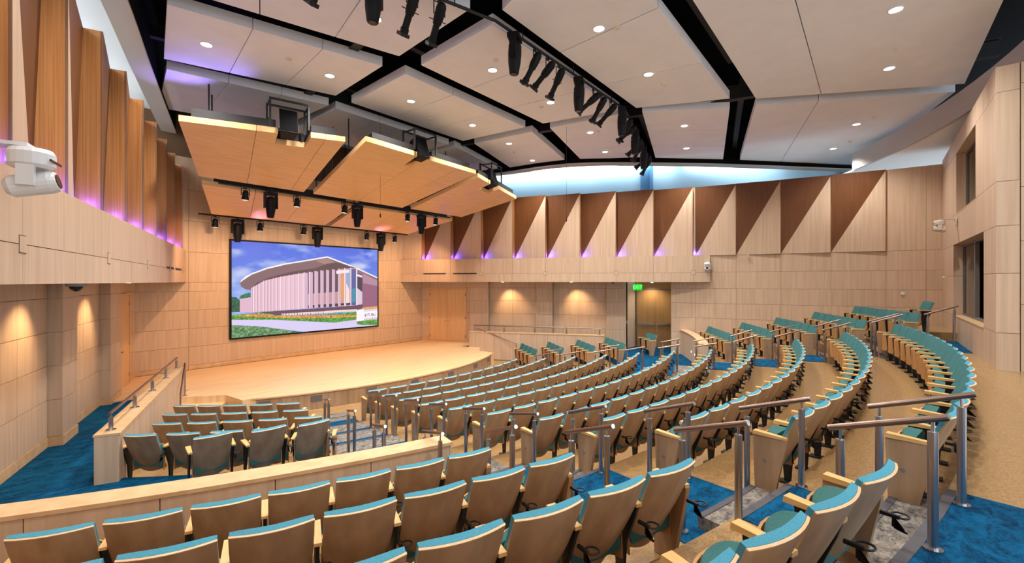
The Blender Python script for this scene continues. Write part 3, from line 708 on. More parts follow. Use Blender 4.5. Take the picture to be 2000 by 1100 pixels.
pipe([(-8.6, 13.75, 5.08), (-2.9, 15.4, 5.08), (2.95, 15.43, 5.08), (8.7, 13.9, 5.08)], 'long black lighting pipe bent across the hall over the seats')
def nth(i): return ORD[i]
k1 = k2 = 0
for x in (-3.88, -2.31, -.59, 2.23, 3.75):
    par_can(P3(x, 6.32, 2.83), 0, 8, 'small black par can shining down between the canopy rows, %s from the single-door end' % nth(k1), 'par cans between the canopies'); k1 += 1
for x in (-3.14, -.07, 2.96):
    moving_head(P3(x, 6.32, 2.80), 0, 4, 'bulky black moving head lamp between the canopy rows, %s from the single-door end' % nth(k2), 'moving heads between the canopies'); k2 += 1
k1 = k2 = 0
for x in (-3.82, -2.37, -.76, 2.07, 3.57):
    par_can(P3(x, 3.72, 2.21), 0, 8, 'small black par can above the big screen, %s from the single-door end' % nth(k1), 'par cans above the screen'); k1 += 1
for x in (-3.12, -.19, 2.81):
    moving_head(P3(x, 3.72, 2.18), 0, 4, 'bulky black moving head lamp above the big screen, %s from the single-door end' % nth(k2), 'moving heads above the screen'); k2 += 1
FOH = [('m', -2.29, 15.4), ('e', -1.57, 15.4), ('e', -1.07, 15.4), ('e', -.6, 15.4), ('m', .3, 15.41), ('e', 1.05, 15.41), ('e', 1.5, 15.41), ('e', 2.05, 15.42), ('m', 2.75, 15.43),
       ('e', 3.5, 15.28), ('e', 4.0, 15.15), ('m', 4.8, 14.94), ('e', 5.5, 14.75), ('e', 6.0, 14.62), ('m', 6.9, 14.38), ('e', 7.6, 14.2), ('e', 8.2, 14.04),
       ('e', -4.05, 15.06), ('e', -4.55, 14.92), ('m', -5.2, 14.73), ('e', -5.95, 14.52), ('e', -6.7, 14.3), ('m', -7.5, 14.07)]
FOH.sort(key=lambda v: v[1]); ke = km = 0
for i, (k, x, a) in enumerate(FOH):
    tl = [38, 52, 30, 46, 35][i % 5]; turn = [-14, 10, 22, -6, 16][(i*2) % 5]
    if k == 'm':
        moving_head(P3(x, a, 5.05), R(25), 2, 'bulky black moving head on the long pipe over seats, %s from the single-door end' % nth(km), 'moving heads over the seats'); km += 1
    else:
        ellipsoidal(P3(x, a, 5.05), R(turn), tl, i % 4 != 1, 'slim black ellipsoidal spotlight on the long pipe over seats, %s from the single-door end' % nth(ke), 'ellipsoidal spotlights over the seats'); ke += 1
# hanging microphones
for x, a, z in ((3.3, 13.2, 2.0), (-.7, 8.6, 2.1)):
    t = thing('hanging_microphone', 'tiny black microphone hanging on a thin cable '+('over the seats' if a > 10 else 'over the stage'), 'microphone', P3(x, a, z))
    b = MB(); b.tube((0, 0, .1), (0, 0, 5.2-z), .004, 5); b.obj('cable', 'black', t)
    MB().lathe([(.012, -.02), (.022, .02), (.022, .06), (.012, .11)], 10).obj('capsule', 'black', t)
# warm stage wash from the lamps over the stage
for x, a, z, e, tilt in ((-3.1, 6.32, 2.3, 1, 0), (0, 6.32, 2.3, 1, 0), (3.0, 6.32, 2.3, 1, 0), (-4.0, 6.32, 2.35, .8, 40), (-1.3, 6.32, 2.35, .8, 40), (1.4, 6.32, 2.35, .8, 40), (4.0, 6.32, 2.35, .8, 40)):
    lt = D.lights.new('stage_wash', 'SPOT'); lt.energy = 420*e; lt.spot_size = R(105); lt.spot_blend = .8; lt.shadow_soft_size = .1; lt.color = (1.0, .62, .36)
    lo = D.objects.new('stage_wash_lamp', lt); COL.objects.link(lo); lo.location = P3(x, a, z); lo.rotation_euler = (R(tilt), 0, 0)

for x, a, z, d, c, e in ((-2.6, 4.2, 1.75, (0, -.25, 1), (1.0, .30, .75), 22), (2.4, 4.2, 1.75, (0, -.25, 1), (1.0, .30, .75), 22),
                         (-5.5, 7.5, 3.75, (-.40, -.25, 1), (.34, .24, 1.0), 90), (-4.9, 8.3, 3.95, (-.45, -.5, 1), (.34, .24, 1.0), 60)):
    lt = D.lights.new('added_colour_spot', 'SPOT'); lt.energy = e; lt.spot_size = R(75); lt.spot_blend = .9; lt.shadow_soft_size = .06; lt.color = c  # pink and violet spots without a fixture, added to tint canopies and ceiling
    lo = D.objects.new('added_colour_spot_lamp', lt); COL.objects.link(lo); lo.location = P3(x, a, z); lo.rotation_euler = Vector((d[0], d[1], d[2])).to_track_quat('-Z', 'Y').to_euler()

# ================================================================ LED screen
t = thing('led_screen', 'large LED screen showing a pale building with a curved roof under blue sky', 'screen', P3(0, 3.0, 0))
SW, SH0, SH1 = 3.137, -2.10, 1.53
MB().box(-SW, SW, -.07, .0, SH0, SH1).obj('cabinet', 'fixture_black', t)
NX, NY = 480, 276
U, Vv = np.meshgrid((np.arange(NX)+.5)/NX, (np.arange(NY)+.5)/NY)       # v downwards
def uv(x, y):
    u = (x-42)/1448.0; yt = 50+90*u; ybm = 1020-130*u
    return u, (y-yt)/(ybm-yt)
def inside(poly):
    pts = [uv(*q) for q in poly]; m_ = np.zeros(U.shape, bool); j = len(pts)-1
    for i in range(len(pts)):
        (xi, yi), (xj, yj) = pts[i], pts[j]
        if yi != yj: m_ ^= ((yi > Vv) != (yj > Vv)) & (U < (xj-xi)*(Vv-yi)/(yj-yi)+xi)
        j = i
    return m_
rs = np.random.default_rng(3)
def noise(fx, fy):
    gx, gy = fx+2, fy+2; g = rs.random((gy, gx)); x = U*fx; y = Vv*fy; xi = x.astype(int); yi = y.astype(int); fx_ = x-xi; fy_ = y-yi
    fx_ = fx_*fx_*(3-2*fx_); fy_ = fy_*fy_*(3-2*fy_)
    return (g[yi, xi]*(1-fx_)+g[yi, xi+1]*fx_)*(1-fy_)+(g[yi+1, xi]*(1-fx_)+g[yi+1, xi+1]*fx_)*fy_
img = np.zeros((NY, NX, 3))
def fill(poly, c, amt=0.0, nz=None):
    m_ = inside(poly); cc = np.array(c, float)[None, None, :]*np.ones((NY, NX, 1))
    if nz is not None: cc = cc*(1+amt*(nz[..., None]-.5))
    img[m_] = cc[m_]
n1_, n2_, n3_ = noise(6, 9), noise(14, 18), noise(30, 34)
cl = np.clip((n1_*.55+n2_*.3+n3_*.15-.46)*2.6, 0, 1)[..., None]
sky = np.array([66, 104, 222.])*(1-Vv[..., None])+np.array([140, 178, 240.])*Vv[..., None]
img[:] = sky*(1-cl*.75)+np.array([226, 228, 244.])*cl*.75
grass_n = noise(120, 90)
fill([(42, 700), (42, 610), (75, 612), (105, 640), (105, 760), (42, 765)], (38, 96, 76), .6, grass_n)
fill([(100, 630), (110, 600), (150, 575), (192, 570), (195, 640)], (40, 120, 90), .5, grass_n)
fill([(1440, 600), (1455, 545), (1490, 540), (1490, 650), (1450, 640)], (120, 140, 50), .6, grass_n)
fill([(105, 630), (200, 612), (200, 765), (105, 765)], (222, 182, 202))
roof = [(105, 470), (118, 440), (150, 405), (200, 372), (330, 315), (500, 270), (700, 235), (905, 200)]
fill(roof+[(1200, 302), (1490, 412), (1490, 440), (1210, 330), (1000, 275), (900, 290), (780, 345), (560, 380), (350, 440), (240, 495), (195, 540), (150, 535), (115, 505)], (128, 100, 108))
fill(roof+[(905, 214), (700, 248), (500, 284), (330, 330), (200, 388), (130, 445)], (250, 244, 252))
fill([(905, 200), (1200, 302), (1490, 412), (1490, 424), (1200, 316), (905, 214)], (250, 244, 252))
fill([(780, 245), (900, 290), (1000, 270), (905, 218)], (160, 128, 126))
fill([(195, 545), (240, 470), (350, 415), (560, 355), (780, 320), (900, 275), (1010, 262), (1230, 318), (1230, 420), (195, 600)], (92, 70, 80))
fill([(1235, 335), (1490, 440), (1490, 720), (1240, 735)], (150, 100, 128))
fill([(1310, 375), (1490, 445), (1490, 500), (1310, 470)], (178, 140, 160))
fill([(1240, 370), (1300, 385), (1300, 680), (1240, 690)], (70, 62, 84)); fill([(1240, 380), (1300, 395), (1300, 415), (1240, 402)], (236, 226, 240)); fill([(1240, 520), (1300, 560), (1300, 680), (1240, 690)], (220, 200, 214))
# screen wall of vertical fins
xs = [195, 215, 240, 268, 298, 325, 352, 380, 412, 447, 484, 526, 570, 616, 664, 716, 772, 832, 892, 956, 1022, 1090, 1158, 1226]
topy = lambda x: np.interp(x, [195, 300, 450, 620, 800, 1000, 1226], [525, 450, 408, 376, 350, 332, 314])
boty = lambda x: np.interp(x, [195, 500, 800, 1226], [765, 742, 720, 694])
for i in range(len(xs)-1):
    x0, x1 = xs[i], xs[i+1]; f = max(0, (x0-640)/580)
    gap = (232, 192, 208) if x0 < 640 else ((96, 74, 92) if x0 < 960 else (214, 150, 116) if i % 3 else (150, 170, 206))
    fill([(x0, topy(x0)), (x1, topy(x1)), (x1, boty(x1)), (x0, boty(x0))], gap)
    if x0 > 640:
        fill([(x0, topy(x0)+(boty(x0)-topy(x0))*.62), (x1, topy(x1)+(boty(x1)-topy(x1))*.60), (x1, boty(x1)-22), (x0, boty(x0)-22)], (196, 152, 160))
        fill([(x0, boty(x0)-30), (x1, boty(x1)-30), (x1, boty(x1)-8), (x0, boty(x0)-8)], (60, 46, 66))
    wv = 12 if x0 < 640 else 42*(1-f*.55)
    fill([(x0, topy(x0)-6), (x0+wv, topy(x0)), (x0+wv, boty(x0)), (x0, boty(x0)+2)], (204, 158, 178) if x0 < 640 else (214, 178, 200))
    fill([(x0, topy(x0)-6), (x0+4, topy(x0)-6), (x0+4, boty(x0)), (x0, boty(x0))], (252, 240, 252))
fill([(1226, 312), (1240, 318), (1240, 694), (1226, 694)], (238, 222, 244)); fill([(1172, 330), (1224, 330), (1224, 690), (1172, 692)], (84, 96, 156)); fill([(1178, 530), (1220, 520), (1220, 660), (1178, 664)], (60, 150, 170))
fill([(1000, 345), (1150, 335), (1150, 365), (1000, 378)], (244, 228, 238)); fill([(1050, 430), (1085, 400), (1085, 640), (1050, 645)], (226, 160, 96)); fill([(1110, 470), (1150, 540), (1150, 670), (1110, 672)], (244, 220, 214))
fill([(270, 762), (700, 735), (1310, 688), (1310, 712), (1240, 742), (700, 780), (420, 798), (300, 785)], (104, 74, 92))
fill([(450, 780), (700, 765), (1240, 732), (1240, 752), (700, 788), (470, 795)], (246, 216, 206))
for x in range(470, 1240, 26): fill([(x, 770), (x+5, 770), (x+5, 796), (x, 796)], (104, 74, 92))
fill([(42, 790), (280, 768), (450, 800), (900, 790), (1230, 760), (1230, 838), (980, 870), (400, 842), (42, 838)], (84, 152, 66), .7, grass_n)
fill([(42, 800), (260, 775), (430, 800), (1000, 790), (1230, 790), (1230, 812), (700, 830), (300, 818)], (206, 150, 84), .5, grass_n)
fill([(42, 838), (400, 842), (980, 872), (1230, 838), (1490, 850), (1490, 890), (700, 965), (560, 950), (260, 905), (42, 890)], (216, 206, 244))
fill([(42, 890), (260, 905), (480, 940), (640, 965), (42, 1020)], (96, 142, 100), .8, grass_n)
fill([(1300, 715), (1490, 700), (1490, 725), (1300, 735)], (230, 170, 100))
fill([(1232, 745), (1310, 730), (1325, 740), (1490, 722), (1490, 845), (1310, 862), (1250, 862), (1232, 850)], (250, 244, 252))
for x in range(1325, 1490, 10):
    y0 = 738-(x-1325)*.1
    fill([(x, y0), (x+4, y0), (x+4, y0+20), (x, y0+20)], (190, 150, 176)); fill([(x, y0+86), (x+4, y0+86), (x+4, y0+110), (x, y0+110)], (170, 100, 140))
fill([(1232, 858), (1330, 845), (1400, 835), (1490, 832), (1490, 888), (1330, 892), (1240, 885)], (92, 156, 74), .8, grass_n)
FONT = {'W': '10110110111111101', 'A': '010101111101101', 'T': '111010010010010', 'S': '011100010001110', 'H': '101101111101101', 'L': '100100100100111'}
FONT['W'] = '101101101111101'
cx = 1330.0
for ch in 'WATTS HALL':
    if ch != ' ':
        for r_ in range(5):
            for c_ in range(3):
                if FONT[ch][r_*3+c_] == '1':
                    x = cx+c_*3.6; y = 778-(x-1330)*.1+r_*6.0
                    fill([(x, y), (x+3.6, y), (x+3.6, y+6.0), (x, y+6.0)], (120, 70, 96))
    cx += 14.6 if ch != ' ' else 10
lin_img = np.where(img/255 <= .04045, img/255/12.92, ((np.clip(img, 0, 255)/255+.055)/1.055)**2.4)
xsv = -SW+.06+(2*SW-.12)*np.arange(NX+1)/NX; zsv = SH1-.06-(SH1-SH0-.12)*np.arange(NY+1)/NY
V = np.zeros(((NX+1)*(NY+1), 3), np.float32); V[:, 0] = np.tile(xsv, NY+1); V[:, 1] = -.074; V[:, 2] = np.repeat(zsv, NX+1)
ii = (np.arange(NY)[:, None]*(NX+1)+np.arange(NX)[None, :]).ravel()
Fq = np.stack([ii, ii+NX+1, ii+NX+2, ii+1], 1).astype(np.int32)
me = D.meshes.new('display'); me.vertices.add(len(V)); me.vertices.foreach_set('co', V.ravel())
me.loops.add(Fq.size); me.loops.foreach_set('vertex_index', Fq.ravel()); me.polygons.add(len(Fq))
me.polygons.foreach_set('loop_start', np.arange(0, Fq.size, 4, dtype=np.int32)); me.polygons.foreach_set('loop_total', np.full(len(Fq), 4, np.int32)); me.update(calc_edges=True)
ca = me.color_attributes.new('picture', 'FLOAT_COLOR', 'CORNER')
px = np.ones((len(Fq), 4, 4), np.float32); px[:, :, :3] = lin_img.reshape(-1, 1, 3); ca.data.foreach_set('color', px.ravel())
m, n, l, b_ = base('display'); at = n.new('ShaderNodeAttribute'); at.attribute_name = 'picture'
l.new(at.outputs['Color'], b_.inputs['Emission Color']); b_.inputs['Emission Strength'].default_value = 0.74; b_.inputs['Base Color'].default_value = (.01, .01, .01, 1)
me.materials.append(m); put('display', me, t)

# ================================================================ auditorium seats
def surf(b, xs_fn, nu, nv, thick):
    """closed curved sheet: xs_fn(u,v) -> Vector on the rear face, thickness vector from thick(u,v)"""
    A = [[xs_fn(-1+2*i/nu, j/nv) for i in range(nu+1)] for j in range(nv+1)]
    B = [[A[j][i]+thick(-1+2*i/nu, j/nv) for i in range(nu+1)] for j in range(nv+1)]
    V = [v for r_ in A for v in r_]+[v for r_ in B for v in r_]; m_ = nu+1; o = m_*(nv+1); F = []
    for j in range(nv):
        for i in range(nu):
            a = j*m_+i; F += [(a, a+m_, a+m_+1, a+1), (o+a, o+a+1, o+a+m_+1, o+a+m_)]
    for i in range(nu): F += [(i, i+1, o+i+1, o+i), (nv*m_+i, o+nv*m_+i, o+nv*m_+i+1, nv*m_+i+1)]
    for j in range(nv): F += [(j*m_, o+j*m_, o+(j+1)*m_, (j+1)*m_), (j*m_+nu, (j+1)*m_+nu, o+(j+1)*m_+nu, o+j*m_+nu)]
    return b.add(V, F)
ZB, ZT, YB, YT = .17, .815, .05, -.25
def backpt(u, v, wmul=1.0):
    wv = (.205+.032*math.sin(min(1, v*1.15)*math.pi/2))*wmul
    drop = .05*(1-v)**3*(u*u)                              # rounded lower corners
    y = YB+(YT-YB)*v + .045*u*u - .012*math.sin(math.pi*v)
    return Vector((u*wv, y, ZB+(ZT-ZB)*v+drop))
NRM = Vector((0, ZT-ZB, -(YT-YB))).normalized()
b = MB(); surf(b, lambda u, v: backpt(u, v), 8, 6, lambda u, v: NRM*.013); back_me = mesh('back_shell', b.V, b.F, 'seat_ply', True)
b = MB()
for (vv, ) in ((1.0, ),):
    top = [backpt(-1+2*i/8, 1.0) for i in range(9)]
    for i in range(8):
        p_, q_ = top[i], top[i+1]; up = Vector((0, -.004, .006))
        b.add([p_, q_, q_+NRM*.0135, p_+NRM*.0135, p_+up, q_+up, q_+NRM*.0135+up, p_+NRM*.0135+up], [(0, 1, 2, 3), (4, 7, 6, 5), (0, 4, 5, 1), (2, 6, 7, 3), (0, 3, 7, 4), (1, 5, 6, 2)])
edge_me = mesh('shell_edge', b.V, b.F, 'seat_edge')
b = MB(); surf(b, lambda u, v: backpt(u, .22+.79*v, .985)+NRM*.0135, 8, 6, lambda u, v: NRM*(.028+.03*max(0, 1-u**4)*(1-(2*v-1)**4*.55)))
pad_me = mesh('back_pad', b.V, b.F, 'teal_back', True)
def mark_sharp(me, ang=35):
    bm = bmesh.new(); bm.from_mesh(me)
    for e in bm.edges:
        if len(e.link_faces) == 2 and e.calc_face_angle(0) > R(ang): e.smooth = False
    bm.to_mesh(me); bm.free()
# the cushion faces the stage in grey-teal; its rim is bluer, so the front faces take a second tone
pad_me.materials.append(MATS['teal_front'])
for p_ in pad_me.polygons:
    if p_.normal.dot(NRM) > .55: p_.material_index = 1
for me_ in (back_me, pad_me): mark_sharp(me_)
# folded-up seat: lens-shaped cushion inside a thin curved shell
def seat_layer(b, grow, z0, z1, y_in, half=True, n=10, dome=0.0):
    prof = [(.215+grow*.5)*math.sin(-math.pi/2+math.pi*i/n) for i in range(n+1)]
    rows = []
    for z, k in ((z0, .92), (z0+.05, 1.0), (z1-.06, 1.0), (z1-.015, .94), (z1, .80)):
        rows.append([(x*k, y_in+(.115+grow)*k*math.sqrt(max(0, 1-(x/(.2155+grow*.5))**2)) + (.04*(z-z0)), z+dome*(1-(x/.22)**2)) for x in prof])
    V = [v for r_ in rows for v in r_]; m_ = n+1; F = []
    for j in range(len(rows)-1):
        for i in range(n): F.append((j*m_+i, j*m_+i+1, (j+1)*m_+i+1, (j+1)*m_+i))
        F.append((j*m_+n, j*m_, (j+1)*m_, (j+1)*m_+n))
    F += [tuple(range(m_))[::-1], tuple(range((len(rows)-1)*m_, len(rows)*m_))]
    return b.add(V, F)
b = MB(); seat_layer(b, 0.002, .27, .600, -.015, dome=.035); seatpad_me = mesh('seat_pad', b.V, b.F, 'teal_front', True); mark_sharp(seatpad_me, 50)
b = MB()
fn = lambda u, v: Vector((.222*math.sin(u*math.pi/2), -.01+.120*math.cos(u*math.pi/2)+.04*(.37*v), .205+.37*v+.012*(1-u*u)))
surf(b, fn, 10, 3, lambda u, v: Vector((.012*math.sin(u*math.pi/2), .014*math.cos(u*math.pi/2)+.002, 0)))
seatshell_me = mesh('seat_shell', b.V, b.F, 'seat_front', True); mark_sharp(seatshell_me, 40)
b = MB()
V = [(-.025, -.13, .600), (.025, -.13, .600), (.035, .17, .600), (-.035, .17, .600), (-.025, -.13, .622), (.025, -.13, .622), (.035, .165, .636), (-.035, .165, .636)]
b.add(V, [(0, 3, 2, 1), (4, 5, 6, 7), (0, 1, 5, 4), (1, 2, 6, 5), (2, 3, 7, 6), (3, 0, 4, 7)]); arm_me = mesh('armrest', b.V, b.F, 'arm_maple')
b = MB(); V = [(x, y, z) for x in (-.011, .011) for y, z in ((.01, .02), (.07, .02), (.12, .60), (-.12, .60), (-.09, .50), (-.01, .30))]
b.add(V, [tuple(range(6)), tuple(range(6, 12))[::-1]]+[(i, (i+1) % 6, 6+(i+1) % 6, 6+i) for i in range(6)]); b.box(-.05, .05, -.05, .12, 0, .02); sup_me = mesh('arm_support', b.V, b.F, 'black')
b = MB(); b.ring(.041, .0065, (.040, -.205, .50), 2, 16, 5); b.box(-.006, .012, -.21, -.12, .490, .510)
V = [(x, y, z) for x in (.0, .014) for y, z in ((-.185, .492), (-.175, .492), (-.175, .44), (-.245, .428), (-.245, .418), (-.185, .43))]
b.add(V, [tuple(range(6)), tuple(range(6, 12))[::-1]]+[(i, (i+1) % 6, 6+(i+1) % 6, 6+i) for i in range(6)])
cup_me = mesh('cup_holder', b.V, b.F, 'black')
b = MB(); prof = [(-.02, .005), (.150, .005), (.172, .60), (-.135, .60), (-.13, .56)]
V = [(x, y, z) for x in (-.022, .022) for y, z in prof]; n_ = len(prof)
b.add(V, [tuple(range(n_)), tuple(range(n_, 2*n_))[::-1]]+[(i, (i+1) % n_, n_+(i+1) % n_, n_+i) for i in range(n_)]); endp_me = mesh('end_panel', b.V, b.F, 'seat_ply')
b = MB(); b.lathe([(.016, 0), (.016, .004)], 12, Matrix.Rotation(R(90), 4, 'Y')); plate_me = mesh('number_plate', b.V, b.F, 'plate')
HWID = .265
PARTS = (('back_shell', back_me), ('shell_edge', edge_me), ('back_pad', pad_me), ('seat_shell', seatshell_me), ('seat_pad', seatpad_me))
count = 0
def seat(xy, rz, z, label, group, hw, left=None, right='arm', cup=True):
    """left/right: None, 'arm' (shared arm on a black stand) or 'end' (maple end panel)"""
    global count
    x, y = xy
    t = thing('auditorium_seat', label, 'seat', (x, y, z), rz, group); count += 1
    for nm_, me_ in PARTS: put(nm_, me_, t)
    for sg, kind_ in ((-1, left), (1, right)):
        if kind_ is None: continue
        hx = sg*hw if kind_ == 'arm' else sg*(hw-.01)
        put('armrest', arm_me, t, (hx, 0, 0))
        if kind_ == 'arm':
            put('arm_support', sup_me, t, (hx, 0, 0))
        else:
            e = put('end_panel', endp_me, t, (hx, 0, 0)); put('number_plate', plate_me, e, (sg*.022 if sg > 0 else -.026, .06, .36))
    if cup and right is not None: put('cup_holder', cup_me, t, (hw, 0, 0))
    return t
def lab_for(k, j, last_end, where):
    """j: position counted from the named end"""
    e = 'end-panel teal seat' if last_end else 'teal maple seat'
    return '%s, %s from %s, %s row from stage, %s' % (e, ORD[j], 'single-door end' if where == CB else 'aisle', ORD[k-1], where)
CB = 'central block'; WL = 'block by single door'; WR_ = 'block by exit doors'
def row_of(k, n, th0, dth, where, z, g=None, left_end='end', right_end='end'):
    """n seats; th0 angle of the first seat centre, dth step (towards +x)"""
    for i in range(n):
        th = th0+dth*i; r = rt(k)-.25+(g(th) if g else 0)
        if g:
            e = .01; f_ = lambda q: Vector(polar(rt(k)-.25+g(q), q)); T = f_(th+e)-f_(th-e); rz = math.atan2(T.y, T.x)
        else: rz = R(th)
        first, last = i == 0, i == n-1
        j = i if where == CB or where == WR_ else n-1-i
        hw = (R(abs(dth))*r if not g else (Vector(polar(rt(k)-.25+g(th+dth), th+dth))-Vector(polar(r, th))).length)/2
        seat(polar(r, th), rz, z, lab_for(k, j, (first and left_end == 'end') or (last and right_end == 'end'), where), '%s row seats, %s' % (ORD[k-1], where), hw, left=left_end if first else None, right=right_end if last else 'arm')
def straight_row(k, near, far, n, where, z):
    """row on a straight line; near and far are the (lat, along) ends of the tops of the backs"""
    p_ = Vector(P(*near)); q_ = Vector(P(*far)); L = (q_-p_).length; d = (q_-p_)/L; nn = Vector((-d.y, d.x)); rz = math.atan2(d.y, d.x)
    for i in range(n):
        c = p_+d*(L*(i+.5)/n)+nn*.25
        seat(c, rz, z, lab_for(k, i, i == 0, where), '%s row seats, %s' % (ORD[k-1], where), L/n/2, left='end' if i == 0 else None, right='arm')
for k in range(1, 12):
    n = round(2*R(THC[k])*(rt(k)-.25)/.53); d_ = 2*THC[k]/n
    row_of(k, n, -THC[k]+d_/2, d_, CB, FZ[k])
# front side blocks (rows 1-4), flatter rows
LTH = {1: (-33.7, 2.58), 2: (-32.8, 2.46), 3: (-31.8, 2.36), 4: (-31.9, 2.36)}
for k in (1, 2, 3, 4):
    row_of(k, 5, LTH[k][0], LTH[k][1], WL, FZ[k], g_side, left_end='arm', right_end='end')
for i, (th, le, ri) in enumerate(((-27.8, 'arm', 'arm'), (-25.2, 'arm', 'arm'), (-22.9, None, 'end'))):
    seat(polar(rt(5)-.60, th), R(th+17), CROSS+.004, 'teal maple seat on blue cross aisle, %s from stepped aisle, single-door side' % ORD[2-i], 'short fifth row, '+WL, .265, le, ri)
# rear side block by the single door
LR_ = {8: (7, -18.5, 1.58), 9: (7, -17.8, 1.51), 10: (7, -17.2, 1.44), 11: (6, -16.2, 1.39), 12: (2, -18.1, 1.32)}
for k in LR_:
    n, e, d_ = LR_[k]; row_of(k, n, e-d_*(n-.5), d_, WL, FZ[k], left_end='arm', right_end='end' if k < 12 else 'arm')
# block by the exit doors: straight rows
RR_ = {1: ((5.12, 10.84), (6.34, 9.10), 4), 2: ((5.58, 11.78), (6.91, 10.13), 4), 3: ((6.08, 12.87), (7.46, 11.26), 4), 4: ((6.55, 13.89), (7.99, 12.34), 4),
       8: ((6.21, 17.81), (8.96, 16.21), 6), 9: ((6.11, 18.92), (8.91, 17.41), 6), 10: ((5.99, 20.01), (8.81, 18.54), 6), 11: ((5.5, 21.11), (8.9, 19.66), 7), 12: ((5.54, 22.16), (8.97, 20.76), 7)}
for k, (a_, b_2, n) in RR_.items(): straight_row(k, a_, b_2, n, WR_, FZ[k])
p_ = Vector(P(8.60, 14.34)); q_ = Vector(P(9.34, 13.58)); d = (q_-p_).normalized(); nn = Vector((-d.y, d.x))
for i in range(2):
    seat(p_+d*(.27+.54*i)+nn*.25, math.atan2(d.y, d.x), CROSS+.004, 'teal maple seat on blue cross aisle, %s from stepped aisle, exit-door side' % ORD[i], 'short fifth row, '+WR_, .265, 'end' if i == 0 else None, 'arm')
c = Vector(P(7.37, 22.41))
seat((c.x-.09, c.y+.22), R(21.7), FZ[13], 'single teal maple seat standing alone in the corner by the booth', 'lone rear seat', .27, 'arm', 'arm')
print('seats', count)

# ================================================================ aisle handrails
def handrail(th, r0, r1, z0, z1, f0, f1, label, group):
    """rail from (r0, z0) up to (r1, z1); posts stand on floors f0, f1"""
    c = polar((r0+r1)/2, th); t = thing('aisle_handrail', label, 'handrail', (*c, min(f0, f1)), R(th), group)
    h = (r1-r0)/2; zz = min(f0, f1)
    b = MB(); b.tube((0, h+.05, z0-.02-zz), (0, -h-.05, z1+.02-zz), .0215, 12); b.obj('rail', 'steel_rail', t)
    b = MB(); b.tube((0, -h-.05, z1+.0205-zz), (0, -h-.054, z1+.022-zz), .0215, 12); b.obj('end_cap', 'chrome', t)
    for y, zt, f in ((h-.02, z0, f0), (-h+.02, z1, f1)):
        b = MB(); b.tube((0, y, f-zz), (0, y, zt-.085-zz), .027, 14); b.obj('post', 'steel', t)
        b = MB(); b.tube((0, y, zt-.086-zz), (0, y, zt-.01-zz), .010, 8); b.obj('post_pin', 'chrome', t)
        b = MB(); b.tube((0, y, f-zz), (0, y, f+.012-zz), .05, 14); b.obj('flange', 'chrome', t)
for s in (-1, 1):
    sd = WHERE[s][:-5]+' aisle'
    for k in range(2, 13):
        r0 = rt(k)-.46; r1 = rt(k)+.06; fa = FZ[k]
        fb = FZ[k+1]
        z0 = fa+.86; z1 = z0+.18*(1 if k >= 8 else .55)
        if k <= 11:
            tc = THC[k]+.45+(.0 if k < 8 else -.2)
            handrail(s*tc, r0, r1, z0, z1, fa+.008, fb+.008, 'short steel handrail at the %s row of central block, %s' % (ORD[k-1], sd), 'aisle handrails')
        if k >= 6:
            to = math.degrees(math.asin((5.82 if s < 0 else {8: 5.9, 9: 5.82, 10: 5.72, 11: 5.25, 12: 5.25}.get(k, 5.82))/(rt(k)-.2)))
            if k == 12 and s < 0: continue
            handrail(s*to, r0, r1, z0, z1, fa+.008, fb+.008, 'short steel handrail at the %s row, outer edge of %s' % (ORD[k-1], sd), 'aisle handrails')
        elif k in (2, 4):
            handrail(s*(20.4 if k == 2 else 20.1), r0+.1, r1+.1, z0, z1, fa+.008, fb+.008, 'short steel handrail at the %s row, outer edge of %s' % (ORD[k-1], sd), 'aisle handrails')

# ================================================================ cameras, signs, small fittings
def ptz(loc, rz, label, mat='plastic_white', bracket=True):
    t = thing('ptz_camera', label, 'camera', loc, rz)
    b = MB(); b.lathe([(.10, 0), (.125, .02), (.125, .10), (.11, .13), (.05, .14)], 20); b.obj('base', mat, t)
    MB().box(-.10, .10, -.128, -.120, .045, .06).obj('front_slot', 'plastic_dark', t)
    b = MB()
    for xx in (-.095, .095): MB().box(xx-.018, xx+.018, -.045, .045, -.13, .01).obj('fork_arm', mat, t)
    M = Matrix.Translation((0, 0, -.11)) @ Matrix.Rotation(R(90), 4, 'X') @ Matrix.Rotation(R(-14), 4, 'X')
    b = MB(); b.lathe([(.05, -.13), (.075, -.10), (.078, .10), (.066, .14)], 18, M); b.obj('camera_head', mat, t, smooth=False)
    b = MB(); b.lathe([(.05, .139), (.05, .146)], 16, M); b.obj('lens', 'plastic_dark', t)
    if bracket:
        MB().box(-.07, .07, .0, .30, .14, .165).obj('bracket', mat, t)
        MB().box(-.09, .09, .30, .325, -.02, .18).obj('wall_plate', mat, t)
    return t
big = ptz(P3(-9.14, 15.44, .98), R(68), 'large white camera on a bracket fixed to the balcony face, '+WHERE[-1])
big.scale = (1.25, 1.25, 1.25)
ptz(P3(9.55, 15.95, .62), R(-79), 'small white camera on the maple wall just past the balcony end')
ptz(P3(7.5, 22.60, 1.55), R(180), 'white camera on a bracket beside the booth window', 'plastic_beige')
t = thing('dome_camera', 'grey and black dome camera under the balcony on the '+WHERE[-1], 'camera', P3(-8.25, 11.0, -.03))
MB().lathe([(.13, -.05), (.13, 0)], 20).obj('base', 'soffit_grey', t)
MB().lathe([(.015, -.135), (.055, -.12), (.08, -.09), (.09, -.05)], 18).obj('dome', 'plastic_dark', t, smooth=True)
t = thing('dome_camera', 'tiny black dome camera under the balcony on the '+WHERE[1], 'camera', P3(8.6, 12.3, -.03))
MB().lathe([(.06, -.02), (.06, 0)], 16).obj('base', 'fixture_black', t)
MB().lathe([(.01, -.06), (.03, -.05), (.045, -.02)], 14).obj('dome', 'plastic_dark', t)
